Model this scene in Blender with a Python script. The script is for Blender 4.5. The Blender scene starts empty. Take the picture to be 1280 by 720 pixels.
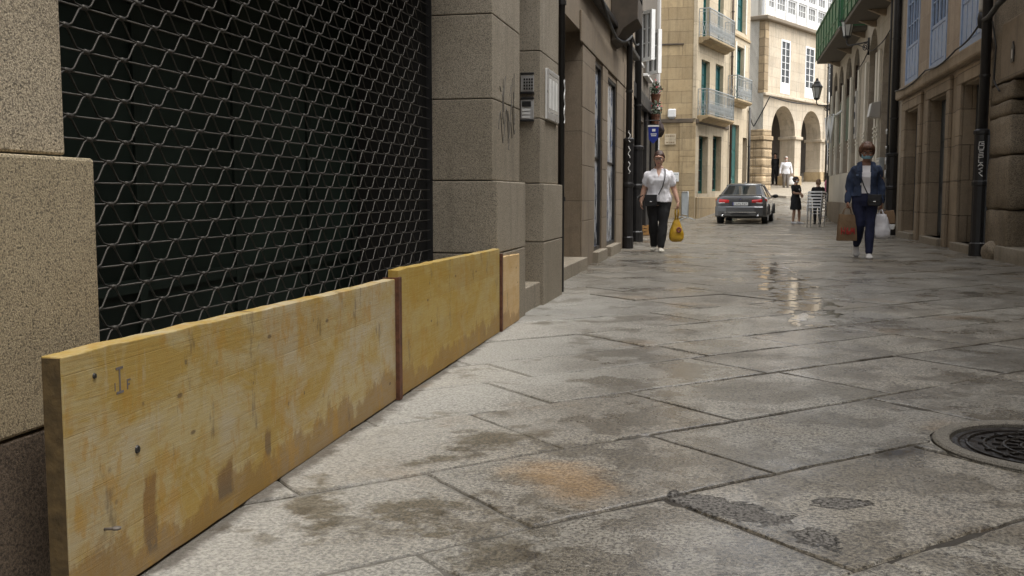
import bpy, bmesh, math, random
from mathutils import Vector, Matrix, noise
R = math.radians
sc = bpy.context.scene
col = sc.collection
rnd = random.Random(11)

# ------------------------------------------------------------------ objects
def tag(o, label=None, cat=None, group=None, kind=None):
    if label: o['label'] = label
    if cat: o['category'] = cat
    if group: o['group'] = group
    if kind: o['kind'] = kind
    return o

def thing(name, label, cat, loc=(0, 0, 0), rz=0.0, group=None):
    o = bpy.data.objects.new(name, None)
    o.empty_display_size = 0.2
    col.objects.link(o)
    o.location = loc
    o.rotation_euler = (0, 0, rz)
    return tag(o, label, cat, group)

def copy_tree(o, parent=None):
    c = o.copy()
    col.objects.link(c)
    if parent is not None: c.parent = parent
    for ch in list(o.children): copy_tree(ch, c)
    return c

class MB:
    def __init__(s): s.v = []; s.f = []
    def add(s, vs, fs):
        n = len(s.v); s.v += [tuple(v) for v in vs]; s.f += [tuple(i + n for i in f) for f in fs]; return s
    def box(s, x0, x1, y0, y1, z0, z1):
        if x0 > x1: x0, x1 = x1, x0
        if y0 > y1: y0, y1 = y1, y0
        if z0 > z1: z0, z1 = z1, z0
        return s.add([(x0,y0,z0),(x1,y0,z0),(x1,y1,z0),(x0,y1,z0),(x0,y0,z1),(x1,y0,z1),(x1,y1,z1),(x0,y1,z1)],
                     [(0,3,2,1),(4,5,6,7),(0,1,5,4),(1,2,6,5),(2,3,7,6),(3,0,4,7)])
    def bar(s, a, b, w, h=None):
        """square bar from a to b"""
        h = h or w
        a = Vector(a); b = Vector(b); t = (b - a).normalized()
        u = t.cross(Vector((0, 0, 1)))
        if u.length < 1e-4: u = Vector((1, 0, 0))
        u.normalize(); w2 = t.cross(u)
        r = [a + u*i*w/2 + w2*j*h/2 for i, j in ((-1,-1),(1,-1),(1,1),(-1,1))]
        q = [p + (b - a) for p in r]
        return s.add(r + q, [(0,1,2,3),(7,6,5,4),(0,4,5,1),(1,5,6,2),(2,6,7,3),(3,7,4,0)])
    def tube(s, pts, r, n=6, closed=False, caps=True):
        pts = [Vector(p) for p in pts]; m = len(pts)
        rs = r if isinstance(r, (list, tuple)) else [r]*m
        ref = None; base = len(s.v)
        for i, p in enumerate(pts):
            if closed: t = pts[(i+1) % m] - pts[i-1]
            else: t = pts[min(i+1, m-1)] - pts[max(i-1, 0)]
            t = t.normalized()
            if ref is None:
                ref = t.orthogonal().normalized()
            ref = (ref - t*ref.dot(t))
            if ref.length < 1e-5: ref = t.orthogonal()
            ref.normalize(); b = t.cross(ref)
            for k in range(n):
                a = 2*math.pi*k/n
                s.v.append(tuple(p + (ref*math.cos(a) + b*math.sin(a))*rs[i]))
        for i in range(m if closed else m-1):
            for k in range(n):
                a = base + i*n + k; b_ = base + i*n + (k+1) % n
                c = base + ((i+1) % m)*n + (k+1) % n; d = base + ((i+1) % m)*n + k
                s.f.append((a, b_, c, d))
        if caps and not closed:
            s.f.append(tuple(base + k for k in range(n))[::-1])
            s.f.append(tuple(base + (m-1)*n + k for k in range(n)))
        return s
    def loft(s, rings, caps=True):
        base = len(s.v); n = len(rings[0])
        for r in rings: s.v += [tuple(p) for p in r]
        for i in range(len(rings)-1):
            for k in range(n):
                a = base+i*n+k; b = base+i*n+(k+1) % n
                s.f.append((a, b, b+n, a+n))
        if caps:
            s.f.append(tuple(base+k for k in range(n))[::-1])
            s.f.append(tuple(base+(len(rings)-1)*n+k for k in range(n)))
        return s
    def lathe(s, prof, c=(0,0,0), n=16):
        return s.loft([[(c[0]+r*math.cos(2*math.pi*k/n), c[1]+r*math.sin(2*math.pi*k/n), c[2]+z) for k in range(n)] for r, z in prof])
    def ell(s, c, r, n=12, m=8, f=None):
        rings = []
        for i in range(1, m):
            th = math.pi*i/m
            ring = []
            for k in range(n):
                ph = 2*math.pi*k/n
                p = Vector((r[0]*math.sin(th)*math.cos(ph), r[1]*math.sin(th)*math.sin(ph), -r[2]*math.cos(th)))
                if f: p = f(p)
                ring.append((c[0]+p.x, c[1]+p.y, c[2]+p.z))
            rings.append(ring)
        return s.loft(rings)
    def prism(s, poly, axis, a0, a1):
        """extrude polygon (2-D) along axis: 'x' -> (y,z), 'y' -> (x,z), 'z' -> (x,y)"""
        def P(p, a):
            return {'x': (a, p[0], p[1]), 'y': (p[0], a, p[1]), 'z': (p[0], p[1], a)}[axis]
        n = len(poly)
        return s.add([P(p, a0) for p in poly] + [P(p, a1) for p in poly],
                     [tuple(range(n))[::-1], tuple(range(n, 2*n))] + [(i, (i+1) % n, (i+1) % n + n, i+n) for i in range(n)])
    def mesh(s, name):
        me = bpy.data.meshes.new(name)
        me.from_pydata(s.v, [], s.f)
        bm = bmesh.new(); bm.from_mesh(me)
        bmesh.ops.recalc_face_normals(bm, faces=bm.faces)
        bm.to_mesh(me); bm.free()
        return me
    def build(s, name, mat, parent=None, bevel=0, smooth=False, seg=2, loc=None, rz=None):
        me = s.mesh(name)
        if mat: me.materials.append(mat)
        if smooth: me.polygons.foreach_set('use_smooth', [True]*len(me.polygons))
        o = bpy.data.objects.new(name, me); col.objects.link(o)
        if parent is not None: o.parent = parent
        if loc: o.location = loc
        if rz is not None: o.rotation_euler = (0, 0, rz)
        if bevel:
            b = o.modifiers.new('bevel', 'BEVEL'); b.width = bevel; b.segments = seg; b.limit_method = 'ANGLE'; b.angle_limit = R(40)
        return o

def obox(name, mat, parent, *d, bevel=0, **k): return MB().box(*d).build(name, mat, parent, bevel, **k)

def roughen(o, levels, amp, scale, seed=0):
    """subdivide a blocky mesh and push it about with noise: hewn stone"""
    me = o.data; bm = bmesh.new(); bm.from_mesh(me)
    bmesh.ops.subdivide_edges(bm, edges=bm.edges, cuts=levels, use_grid_fill=True)
    bm.normal_update()
    off = Vector((seed*3.1, seed*1.7, seed*.9))
    for v in bm.verts:
        n = noise.fractal(v.co*scale + off, 1.0, 2.0, 3)
        v.co += v.normal*amp*n
    for f in bm.faces: f.smooth = True
    bm.to_mesh(me); bm.free()

# ------------------------------------------------------------------ materials
class G:
    def __init__(s, name):
        s.m = bpy.data.materials.new(name); s.m.use_nodes = True
        s.nt = s.m.node_tree; s.nt.nodes.clear()
        s.out = s.n('ShaderNodeOutputMaterial'); s.b = s.n('ShaderNodeBsdfPrincipled')
        s.nt.links.new(s.b.outputs[0], s.out.inputs[0])
        s.tc = s.n('ShaderNodeTexCoord'); s.obj = s.tc.outputs['Object']
    def n(s, t, **k):
        x = s.nt.nodes.new(t)
        for a, v in k.items(): setattr(x, a, v)
        return x
    def set(s, sock, v):
        if isinstance(v, bpy.types.NodeSocket): s.nt.links.new(v, sock)
        elif isinstance(v, (tuple, list)) and len(v) == 3 and sock.type == 'RGBA': sock.default_value = (*v, 1)
        elif v is not None: sock.default_value = v
    def map(s, scale=(1,1,1), rot=(0,0,0), vec=None, loc=(0,0,0)):
        x = s.n('ShaderNodeMapping'); s.set(x.inputs[0], vec or s.obj)
        x.inputs['Scale'].default_value = scale; x.inputs['Rotation'].default_value = rot; x.inputs['Location'].default_value = loc
        return x.outputs[0]
    def noise(s, scale, detail=4, rough=.55, vec=None, dist=0, color=False):
        x = s.n('ShaderNodeTexNoise'); s.set(x.inputs['Vector'], vec or s.obj)
        x.inputs['Scale'].default_value = scale; x.inputs['Detail'].default_value = detail
        x.inputs['Roughness'].default_value = rough; x.inputs['Distortion'].default_value = dist
        return x.outputs['Color' if color else 'Fac']
    def vor(s, scale, vec=None, feature='F1', out='Distance', rand=1):
        x = s.n('ShaderNodeTexVoronoi'); x.feature = feature; s.set(x.inputs['Vector'], vec or s.obj)
        x.inputs['Scale'].default_value = scale; x.inputs['Randomness'].default_value = rand
        return x.outputs[out]
    def ramp(s, fac, a, b, interp='LINEAR'):
        """0..1 remap of fac between a and b"""
        x = s.n('ShaderNodeMapRange'); x.clamp = True
        if interp == 'SMOOTH': x.interpolation_type = 'SMOOTHSTEP'
        s.set(x.inputs[0], fac); x.inputs[1].default_value = a; x.inputs[2].default_value = b
        return x.outputs[0]
    def rng(s, fac, a, b, c, d):
        x = s.n('ShaderNodeMapRange'); s.set(x.inputs[0], fac)
        for i, v in enumerate((a, b, c, d)): x.inputs[i+1].default_value = v
        return x.outputs[0]
    def mix(s, fac, a, b, blend='MIX'):
        x = s.n('ShaderNodeMix', data_type='RGBA', blend_type=blend)
        s.set(x.inputs[0], fac); s.set(x.inputs[6], a); s.set(x.inputs[7], b)
        return x.outputs[2]
    def math(s, op, a, b=None, c=None):
        x = s.n('ShaderNodeMath', operation=op)
        s.set(x.inputs[0], a)
        if b is not None: s.set(x.inputs[1], b)
        if c is not None: s.set(x.inputs[2], c)
        return x.outputs[0]
    def xyz(s, vec=None):
        x = s.n('ShaderNodeSeparateXYZ'); s.set(x.inputs[0], vec or s.obj); return x.outputs
    def comb(s, a, b, c):
        x = s.n('ShaderNodeCombineXYZ')
        for i, v in enumerate((a, b, c)): s.set(x.inputs[i], v)
        return x.outputs[0]
    def bump(s, h, dist=.01, strength=1, prev=None):
        x = s.n('ShaderNodeBump'); x.inputs['Strength'].default_value = strength; x.inputs['Distance'].default_value = dist
        s.set(x.inputs['Height'], h)
        if prev is not None: s.set(x.inputs['Normal'], prev)
        return x.outputs[0]
    def done(s, color=None, rough=None, normal=None, metal=None, **k):
        if color is not None: s.set(s.b.inputs['Base Color'], color)
        if rough is not None: s.set(s.b.inputs['Roughness'], rough)
        if normal is not None: s.set(s.b.inputs['Normal'], normal)
        if metal is not None: s.set(s.b.inputs['Metallic'], metal)
        for a, v in k.items(): s.set(s.b.inputs[a], v)
        return s.m

def plain(name, c, rough=.5, metal=0, var=.25, scale=6, bump=0, bscale=40, **k):
    g = G(name)
    n = g.noise(scale, 5)
    lo = tuple(x*(1-var) for x in c); hi = tuple(min(1, x*(1+var)) for x in c)
    cc = g.mix(g.ramp(n, .3, .7), lo, hi)
    nb = g.bump(g.noise(bscale, 4), bump) if bump else None
    r = g.rng(n, .3, .7, max(0.02, rough-.08), min(1, rough+.08))
    return g.done(cc, r, nb, metal, **k)

def granite(name, c, dark=.35, light=1.6, gs=110, bump=.004, rough=.75, stain=.25, tint=None, streak=.0):
    g = G(name)
    f = g.noise(gs*1.5, 3, .75); f2 = g.noise(gs*2.4, 1, .6); v = g.vor(gs*1.5, out='Color')
    big = g.noise(1.3, 5, .6); mid = g.noise(9, 4, .6)
    C = g.mix(g.ramp(f, .38, .60), tuple(x*dark for x in c), tuple(min(1, x*light) for x in c))
    vs = g.xyz(v)[0]
    C = g.mix(g.math('MULTIPLY', g.ramp(vs, .84, .9), .55), C, (.02, .018, .015))
    C = g.mix(g.math('MULTIPLY', g.ramp(f2, .58, .7), .45), C, tuple(min(1, x*2.0) for x in c))
    C = g.mix(g.math('MULTIPLY', g.ramp(big, .42, .72), stain), C, tint or tuple(x*.4 for x in c))
    C = g.mix(g.math('MULTIPLY', g.ramp(mid, .5, .8), stain*.6), C, tuple(x*.45 for x in c))
    if streak:
        st = g.noise(3, 5, .65, g.map((2.5, 2.5, .22)))
        C = g.mix(g.math('MULTIPLY', g.ramp(st, .52, .72), streak), C, tuple(x*.28 for x in c))
    ri = g.n('ShaderNodeNewGeometry').outputs['Random Per Island']
    C = g.mix(ri, g.mix(1, C, (.84, .82, .78), 'MULTIPLY'), g.mix(1, C, (1.1, 1.1, 1.1), 'MULTIPLY'))
    nb = g.bump(g.math('ADD', f, g.math('MULTIPLY', mid, 1.2)), bump, .9)
    return g.done(C, rough, nb)

def ashlar(name, c, bw=.75, bh=.36, mortar=.012, var=.35, mcol=None, streak=.35, stain=None, bump=.006, gs=45, rough=.85, seed=0):
    """coursed stone: blocks in local X/Z with their own tones, fine grain, rain streaks"""
    g = G(name)
    x = g.xyz()
    wob = g.noise(2.2, 3)
    bv = g.comb(g.math('ADD', g.math('ADD', x[0], x[1]), g.math('MULTIPLY', wob, .03)), g.math('ADD', x[2], g.math('MULTIPLY', wob, .03)), seed)
    b = g.n('ShaderNodeTexBrick'); g.set(b.inputs['Vector'], bv)
    b.offset = .5; b.squash = 1
    b.inputs['Scale'].default_value = 1; b.inputs['Brick Width'].default_value = bw; b.inputs['Row Height'].default_value = bh
    b.inputs['Mortar Size'].default_value = mortar; b.inputs['Mortar Smooth'].default_value = .4; b.inputs['Bias'].default_value = 0
    b.inputs['Color1'].default_value = (0, 0, 0, 1); b.inputs['Color2'].default_value = (1, 1, 1, 1); b.inputs['Mortar'].default_value = (.5, .5, .5, 1)
    t = b.outputs['Color']; mf = b.outputs['Fac']
    C = g.mix(t, tuple(v*(1-var) for v in c), tuple(min(1, v*(1+var*.7)) for v in c))
    big = g.noise(.9, 6, .62); mid = g.noise(7, 5, .6); f = g.noise(gs, 3, .6)
    C = g.mix(g.math('MULTIPLY', g.ramp(big, .4, .7), .5), C, stain or (c[0]*.5, c[1]*.46, c[2]*.38))
    C = g.mix(g.math('MULTIPLY', g.ramp(mid, .48, .75), .4), C, tuple(v*.45 for v in c))
    C = g.mix(g.math('MULTIPLY', g.ramp(f, .45, .7), .3), C, tuple(min(1, v*1.5) for v in c))
    st = g.noise(2.2, 6, .65, g.map((2.2, 2.2, .16)))
    C = g.mix(g.math('MULTIPLY', g.ramp(st, .5, .72), streak), C, tuple(v*.25 for v in c))
    C = g.mix(g.math('MULTIPLY', mf, .75), C, mcol or tuple(v*.5 for v in c))
    h = g.math('ADD', g.math('MULTIPLY', mf, -1.6), g.math('ADD', g.math('MULTIPLY', mid, 1.0), g.math('MULTIPLY', f, .6)))
    return g.done(C, rough, g.bump(h, bump, 1))

def plaster(name, c, var=.12, streak=.2, rough=.9):
    g = G(name)
    big = g.noise(.6, 6, .6); st = g.noise(2.0, 6, .6, g.map((1.6, 1.6, .14))); f = g.noise(60, 3)
    C = g.mix(g.ramp(big, .35, .7), c, tuple(v*(1-var*2) for v in c))
    C = g.mix(g.math('MULTIPLY', g.ramp(st, .5, .75), streak), C, (c[0]*.4, c[1]*.4, c[2]*.38))
    return g.done(C, rough, g.bump(f, .002, .8))

def glassy(name, c=(.02, .022, .024), rough=.06, var=.5):
    g = G(name); n = g.noise(2.5, 2)
    return g.done(g.mix(n, tuple(x*(1-var) for x in c), tuple(x*(1+var) for x in c)), rough, g.bump(g.noise(1.4, 1), .004, .3))

def cloth(name, c, var=.22, scale=18, bump=.006, rough=.9, fold=None):
    g = G(name)
    n = g.noise(scale, 4, .6, g.map(fold or (1, 1, .45))); w = g.noise(220, 2)
    C = g.mix(g.ramp(n, .3, .7), tuple(x*(1-var) for x in c), tuple(min(1, x*(1+var)) for x in c))
    return g.done(C, rough, g.bump(g.math('ADD', n, g.math('MULTIPLY', w, .08)), bump, .9))

M = {}
M['granite'] = granite('granite_near', (.43, .37, .275), .42, 1.6, 138, .004, .72, .3, (.2, .15, .09), .15)
M['granite_plinth'] = granite('granite_plinth', (.40, .335, .225), .45, 1.55, 138, .004, .7, .35, (.19, .13, .06), .1)
M['granite_base'] = granite('granite_base', (.15, .115, .085), .5, 1.5, 110, .004, .7, .35, (.06, .04, .03), .1)
M['granite_grey'] = granite('granite_grey', (.30, .262, .205), .5, 1.45, 120, .003, .72, .3, (.15, .125, .08), .4)
M['shopstone'] = ashlar('brown_stone', (.245, .195, .14), 3.0, .9, .006, .2, None, .4, (.15, .11, .06), .004, 60, seed=2)
M['brownblock'] = ashlar('brown_block', (.34, .27, .19), 2.2, .62, .007, .3, (.06, .045, .03), .4, (.13, .095, .055), .006, 55, seed=4)
M['roughstone'] = granite('hewn_stone', (.29, .24, .175), .5, 1.4, 55, .012, .9, .5, (.12, .085, .045), .4)
M['yellowstone'] = ashlar('yellow_sandstone', (.44, .335, .195), 1.1, .46, .008, .26, (.2, .145, .08), .5, (.32, .215, .10), .006, 40, seed=1)
M['yellowtrim'] = ashlar('pale_sandstone', (.56, .47, .335), .8, 1.1, .006, .16, None, .5, (.4, .31, .19), .003, 40)
M['arcadestone'] = ashlar('arcade_stone', (.58, .50, .385), 1.3, .5, .005, .14, (.36, .29, .2), .5, (.44, .34, .22), .004, 40)
M['rubble'] = ashlar('rubble_stone', (.44, .33, .20), .62, .42, .02, .32, (.2, .15, .09), .4, (.24, .17, .09), .02, 30)
M['cream'] = plaster('cream_render', (.80, .76, .67), .06, .3)
M['whiteplaster'] = plaster('white_plaster', (.55, .52, .47))
M['dimplaster'] = plaster('brown_plaster', (.17, .145, .115))
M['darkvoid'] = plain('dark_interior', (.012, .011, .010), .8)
M['shade_room'] = plain('arcade_interior', (.10, .08, .06), .9)
M['whitepaint'] = plain('white_paint', (.85, .85, .83), .45, var=.06)
M['bluepaint'] = plain('pale_blue_paint', (.30, .39, .56), .5, var=.14, scale=9)
M['greenpaint'] = plain('green_shutter_paint', (.012, .085, .072), .5, var=.3)
M['greenbalcony'] = plain('green_balcony_paint', (.03, .125, .05), .5, var=.3, scale=4)
M['greenpanel'] = plain('dull_green_panel', (.10, .135, .095), .6, var=.2)
M['blackmetal'] = plain('black_metal', (.016, .015, .015), .45, var=.3)
M['castiron'] = plain('cast_iron', (.035, .033, .03), .5, .3, var=.35, bump=.004, bscale=30)
M['steelwire'] = plain('grille_wire', (.075, .070, .062), .55, .55, var=.3, scale=14)
M['rust'] = plain('rusty_steel', (.13, .055, .03), .8, .2, var=.45, scale=25, bump=.003)
M['ironrail'] = plain('grey_painted_iron', (.40, .42, .42), .5, .1, var=.15)
M['chrome'] = plain('chrome', (.75, .75, .75), .15, 1, var=.03)
M['alu'] = plain('brushed_aluminium', (.70, .70, .70), .32, .7, var=.08)
M['glass'] = glassy('dark_glass')
M['palepane'] = glassy('curtained_glass', (.22, .22, .21), .12, .35)
M['lampglass'] = plain('frosted_lamp_glass', (.55, .55, .52), .25, var=.1)
M['woodbrown'] = plain('brown_wood', (.06, .035, .02), .6, var=.35, scale=12)
M['cable'] = plain('black_cable', (.012, .012, .012), .6)
M['whitesign'] = plain('white_sign', (.75, .75, .73), .5, var=.05)
M['bluesign'] = plain('blue_sign', (.015, .03, .22), .4, var=.1)
M['ink'] = plain('dark_ink', (.05, .05, .055), .7)
EXPOSURE = 0.95
# ------------------------------------------------------------------ ground
def sm(a, b, x):
    t = max(0, min(1, (x-a)/(b-a))); return t*t*(3-2*t)
def H(x, y):
    z = -.06*sm(26, 34, y)
    z += max(0, min(y, 84)-39.5)*.087*sm(38.5, 43, y)
    z += .16*sm(1.0, -2.5, x)*sm(36, 41, y)
    return z

def pavement_material():
    g = G('wet_granite_paving')
    P = g.obj
    x, y, z = g.xyz()
    at = g.n('ShaderNodeVertexColor'); at.layer_name = 'tone'
    t = g.xyz(at.outputs[0])
    f = g.noise(82, 3, .72); f2 = g.noise(230, 1, .6); v = g.xyz(g.vor(85, out='Color'))[0]
    mid = g.noise(7, 5, .62); big = g.noise(.9, 5, .6, dist=.4); blot = g.noise(2.1, 5, .6, g.map(loc=(3, 1, 0)))
    base = g.mix(t[0], (.138, .127, .107), (.262, .244, .208))
    base = g.mix(g.math('MULTIPLY', t[1], .5), base, (.24, .20, .145))
    C = g.mix(g.ramp(f, .38, .60), g.mix(1, base, (.30, .30, .31), 'MULTIPLY'), g.mix(1, base, (1.62, 1.62, 1.60), 'MULTIPLY'))
    C = g.mix(g.math('MULTIPLY', g.ramp(v, .80, .88), .6), C, (.018, .016, .014))
    C = g.mix(g.math('MULTIPLY', g.ramp(f2, .58, .68), .5), C, (.62, .59, .53))
    # dust pale strip beside the boards
    dry = g.math('MULTIPLY', g.ramp(g.math('ADD', x, g.math('MULTIPLY', big, 1.3)), .35, -.75, 'SMOOTH'), g.ramp(g.math('ADD', y, g.math('MULTIPLY', mid, 2)), 14, 6.5, 'SMOOTH'))
    C = g.mix(g.math('MULTIPLY', dry, .6), C, g.mix(g.ramp(f, .35, .62), (.34, .33, .295), (.52, .51, .47)))
    # damp patches with their own outlines
    w0 = g.math('ADD', g.math('MULTIPLY', blot, .75), g.math('MULTIPLY', mid, .25))
    wet = g.ramp(g.math('ADD', g.math('SUBTRACT', w0, g.math('MULTIPLY', dry, .10)), g.math('MULTIPLY', g.math('SUBTRACT', g.noise(26, 4, .7), .5), .06)), .475, .525, 'SMOOTH')
    wet = g.math('MAXIMUM', wet, g.math('MULTIPLY', g.ramp(y, 7, 12, 'SMOOTH'), .45))
    C = g.mix(g.math('MULTIPLY', wet, .62), C, g.mix(1, C, (.40, .36, .29), 'MULTIPLY'))
    jd = g.ramp(g.math('ADD', t[2], g.math('MULTIPLY', g.math('SUBTRACT', mid, .5), .9)), .62, 1.15)
    jd = g.math('MULTIPLY', jd, g.ramp(g.noise(1.3, 3, .6, g.map(loc=(2, 6, 5))), .36, .60))
    jd = g.math('MULTIPLY', jd, g.math('SUBTRACT', 1.0, g.math('MULTIPLY', dry, .7)))
    C = g.mix(g.math('MULTIPLY', jd, .7), C, (.045, .037, .029))
    # dirt gathered along the foot of the boards
    dl = g.math('ADD', g.math('ADD', x, 1.354), g.math('MULTIPLY', y, .0325))
    dl = g.math('ADD', g.math('ABSOLUTE', dl), g.math('MULTIPLY', g.math('SUBTRACT', g.noise(9, 5, .7), .5), .16))
    dl = g.math('MULTIPLY', g.ramp(dl, .075, .02, 'SMOOTH'), g.ramp(y, 7.6, 7.3))
    C = g.mix(g.math('MULTIPLY', dl, .75), C, (.06, .048, .034))
    # rust blooms
    def spot(cx, cy, r0, r1, wob=.35, sx=1.0, sy=1.0, rot=0):
        dx = g.math('SUBTRACT', x, cx); dy = g.math('SUBTRACT', y, cy)
        if rot:
            c_, s_ = math.cos(rot), math.sin(rot)
            ax = g.math('ADD', g.math('MULTIPLY', dx, c_), g.math('MULTIPLY', dy, s_))
            ay = g.math('SUBTRACT', g.math('MULTIPLY', dy, c_), g.math('MULTIPLY', dx, s_)); dx, dy = ax, ay
        d = g.math('SQRT', g.math('ADD', g.math('POWER', g.math('MULTIPLY', dx, 1/sx), 2.0), g.math('POWER', g.math('MULTIPLY', dy, 1/sy), 2.0)))
        n = g.noise(4.2, 3, .6, g.map(loc=(cx*3, cy, 0))); n3 = g.noise(24, 5, .75, g.map(loc=(cy, cx, 0)))
        d = g.math('ADD', d, g.math('ADD', g.math('MULTIPLY', g.math('SUBTRACT', n, .5), wob*1.9), g.math('MULTIPLY', g.math('SUBTRACT', n3, .5), wob*.9)))
        return g.ramp(d, r1, r0, 'SMOOTH')
    rust = spot(-.50, 3.22, .02, .34, .3, .75, 1.2, R(42))
    C = g.mix(g.math('MULTIPLY', rust, .5), C, g.mix(g.ramp(f, .3, .65), (.15, .075, .02), (.50, .31, .13)))
    rb = g.ramp(g.noise(1.1, 5, .6, g.map(loc=(9, 4, 2))), .57, .72, 'SMOOTH')
    C = g.mix(g.math('MULTIPLY', rb, .38), C, (.22, .13, .05))
    damp = None
    for a in ((-1.20, 2.74, .05, .22, .42, .55, 1.35, R(35)), (-.84, 2.80, .06, .20, .42, .9, 1.15, R(40)), (-.86, 3.72, .03, .21, .38, 1.6, .6, R(42)), (-1.05, 3.32, .0, .14, .28, 1.7, .45, R(42)), (-.55, 2.45, .02, .18, .4, 1.2, .8, R(40))):
        d = spot(*a); damp = d if damp is None else g.math('MAXIMUM', damp, d)
    C = g.mix(g.math('MULTIPLY', damp, .85), C, g.mix(1, C, (.36, .31, .22), 'MULTIPLY'))
    pit = None
    for a in ((-.02, 3.05, .0, .20, .24, 1.15, .55, R(-35)), (.27, 2.79, .0, .15, .17, .75, 1.0, R(30)), (.33, 3.17, .0, .12, .17, .9, .55, 0), (.12, 2.98, .0, .09, .2, 1.0, .8, 0)):
        d = spot(*a); d = g.ramp(d, .20, .32); pit = d if pit is None else g.math('MAXIMUM', pit, d)
    C = g.mix(g.math('MULTIPLY', pit, .8), C, g.mix(g.ramp(f, .38, .58), (.010, .009, .009), (.21, .20, .19)))
    # puddles: a string of them down the middle
    cx = g.math('ADD', g.math('MULTIPLY', g.math('SUBTRACT', y, 11), -.02), .62)
    band = g.ramp(g.math('ABSOLUTE', g.math('SUBTRACT', x, cx)), .62, .05, 'SMOOTH')
    band = g.math('MULTIPLY', band, g.math('MULTIPLY', g.ramp(y, 6.4, 8.5, 'SMOOTH'), g.ramp(y, 19, 13, 'SMOOTH')))
    pn = g.noise(4.4, 4, .6, g.map((1.3, .75, 1), loc=(1, 7, 0)))
    pud = g.ramp(g.math('ADD', pn, g.math('MULTIPLY', band, .28)), .735, .76, 'SMOOTH')
    pud2 = spot(.66, 3.86, .04, .15, .12, 1.5, .5, R(50))
    pud = g.math('MAXIMUM', pud, pud2)
    C = g.mix(g.math('MULTIPLY', pud, .8), C, (.035, .030, .024))
    # film of water away from the walls
    film = g.ramp(g.noise(1.7, 5, .65, g.map((1, .7, 1), loc=(5, 2, 1))), .38, .68, 'SMOOTH')
    rough = g.math('SUBTRACT', .66, g.math('MULTIPLY', film, .38))
    rough = g.math('SUBTRACT', rough, g.math('MULTIPLY', wet, .14))
    rough = g.math('ADD', rough, g.math('MULTIPLY', dry, .16))
    rough = g.math('ADD', rough, g.math('MULTIPLY', g.math('SUBTRACT', f, .5), .3))
    rough = g.math('MULTIPLY', rough, g.math('SUBTRACT', 1.0, g.math('MULTIPLY', pud, .93)))
    rough = g.math('ADD', g.math('MAXIMUM', rough, .03), g.math('MULTIPLY', pit, .3))
    h = g.math('ADD', g.math('MULTIPLY', f, 1.0), g.math('MULTIPLY', mid, 1.6))
    h = g.math('SUBTRACT', h, g.math('MULTIPLY', pit, 3.5))
    h = g.math('MULTIPLY', h, g.math('SUBTRACT', 1.0, g.math('MAXIMUM', g.math('MULTIPLY', pud, .97), g.math('MULTIPLY', film, .45))))
    nb = g.bump(h, .0065, .95)
    return g.done(C, rough, nb, **{'Coat Weight': g.math('MULTIPLY', g.math('ADD', g.math('MULTIPLY', film, .55), .05), g.math('SUBTRACT', 1.0, g.math('MAXIMUM', g.math('MULTIPLY', dry, .8), pit))), 'Specular IOR Level': g.math('SUBTRACT', .5, g.math('MULTIPLY', pit, .42)), 'Coat Roughness': .2})

M['paving'] = pavement_material()
def grout_mat():
    g = G('dirty_joint'); x = g.xyz()[0]; n = g.noise(18, 5); n2 = g.noise(1.5, 3)
    dk = g.mix(n, (.02, .017, .013), (.06, .05, .038)); lt = g.mix(n, (.14, .13, .11), (.26, .245, .21))
    f_ = g.ramp(g.math('ADD', x, g.math('MULTIPLY', n2, 1.6)), .55, -.35, 'SMOOTH')
    return g.done(g.mix(f_, dk, lt), .8, g.bump(g.noise(60, 4), .006))
M['grout'] = grout_mat()

def ground_sheet():
    xs = [-300, -120, -60, -30, -16] + [-10 + i*1.0 for i in range(27)] + [24, 40, 80, 160, 300]
    ys = [-300, -100, -40, -15] + [-6 + i*1.0 for i in range(95)] + [100, 130, 200, 320, 500]
    v = [(x, y, H(x, y) - .007) for y in ys for x in xs]
    nx = len(xs)
    f = [(j*nx+i, j*nx+i+1, (j+1)*nx+i+1, (j+1)*nx+i) for j in range(len(ys)-1) for i in range(nx-1)]
    return tag(MB().add(v, f).build('ground', M['grout'], smooth=True), kind='structure')
ground_sheet()

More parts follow.
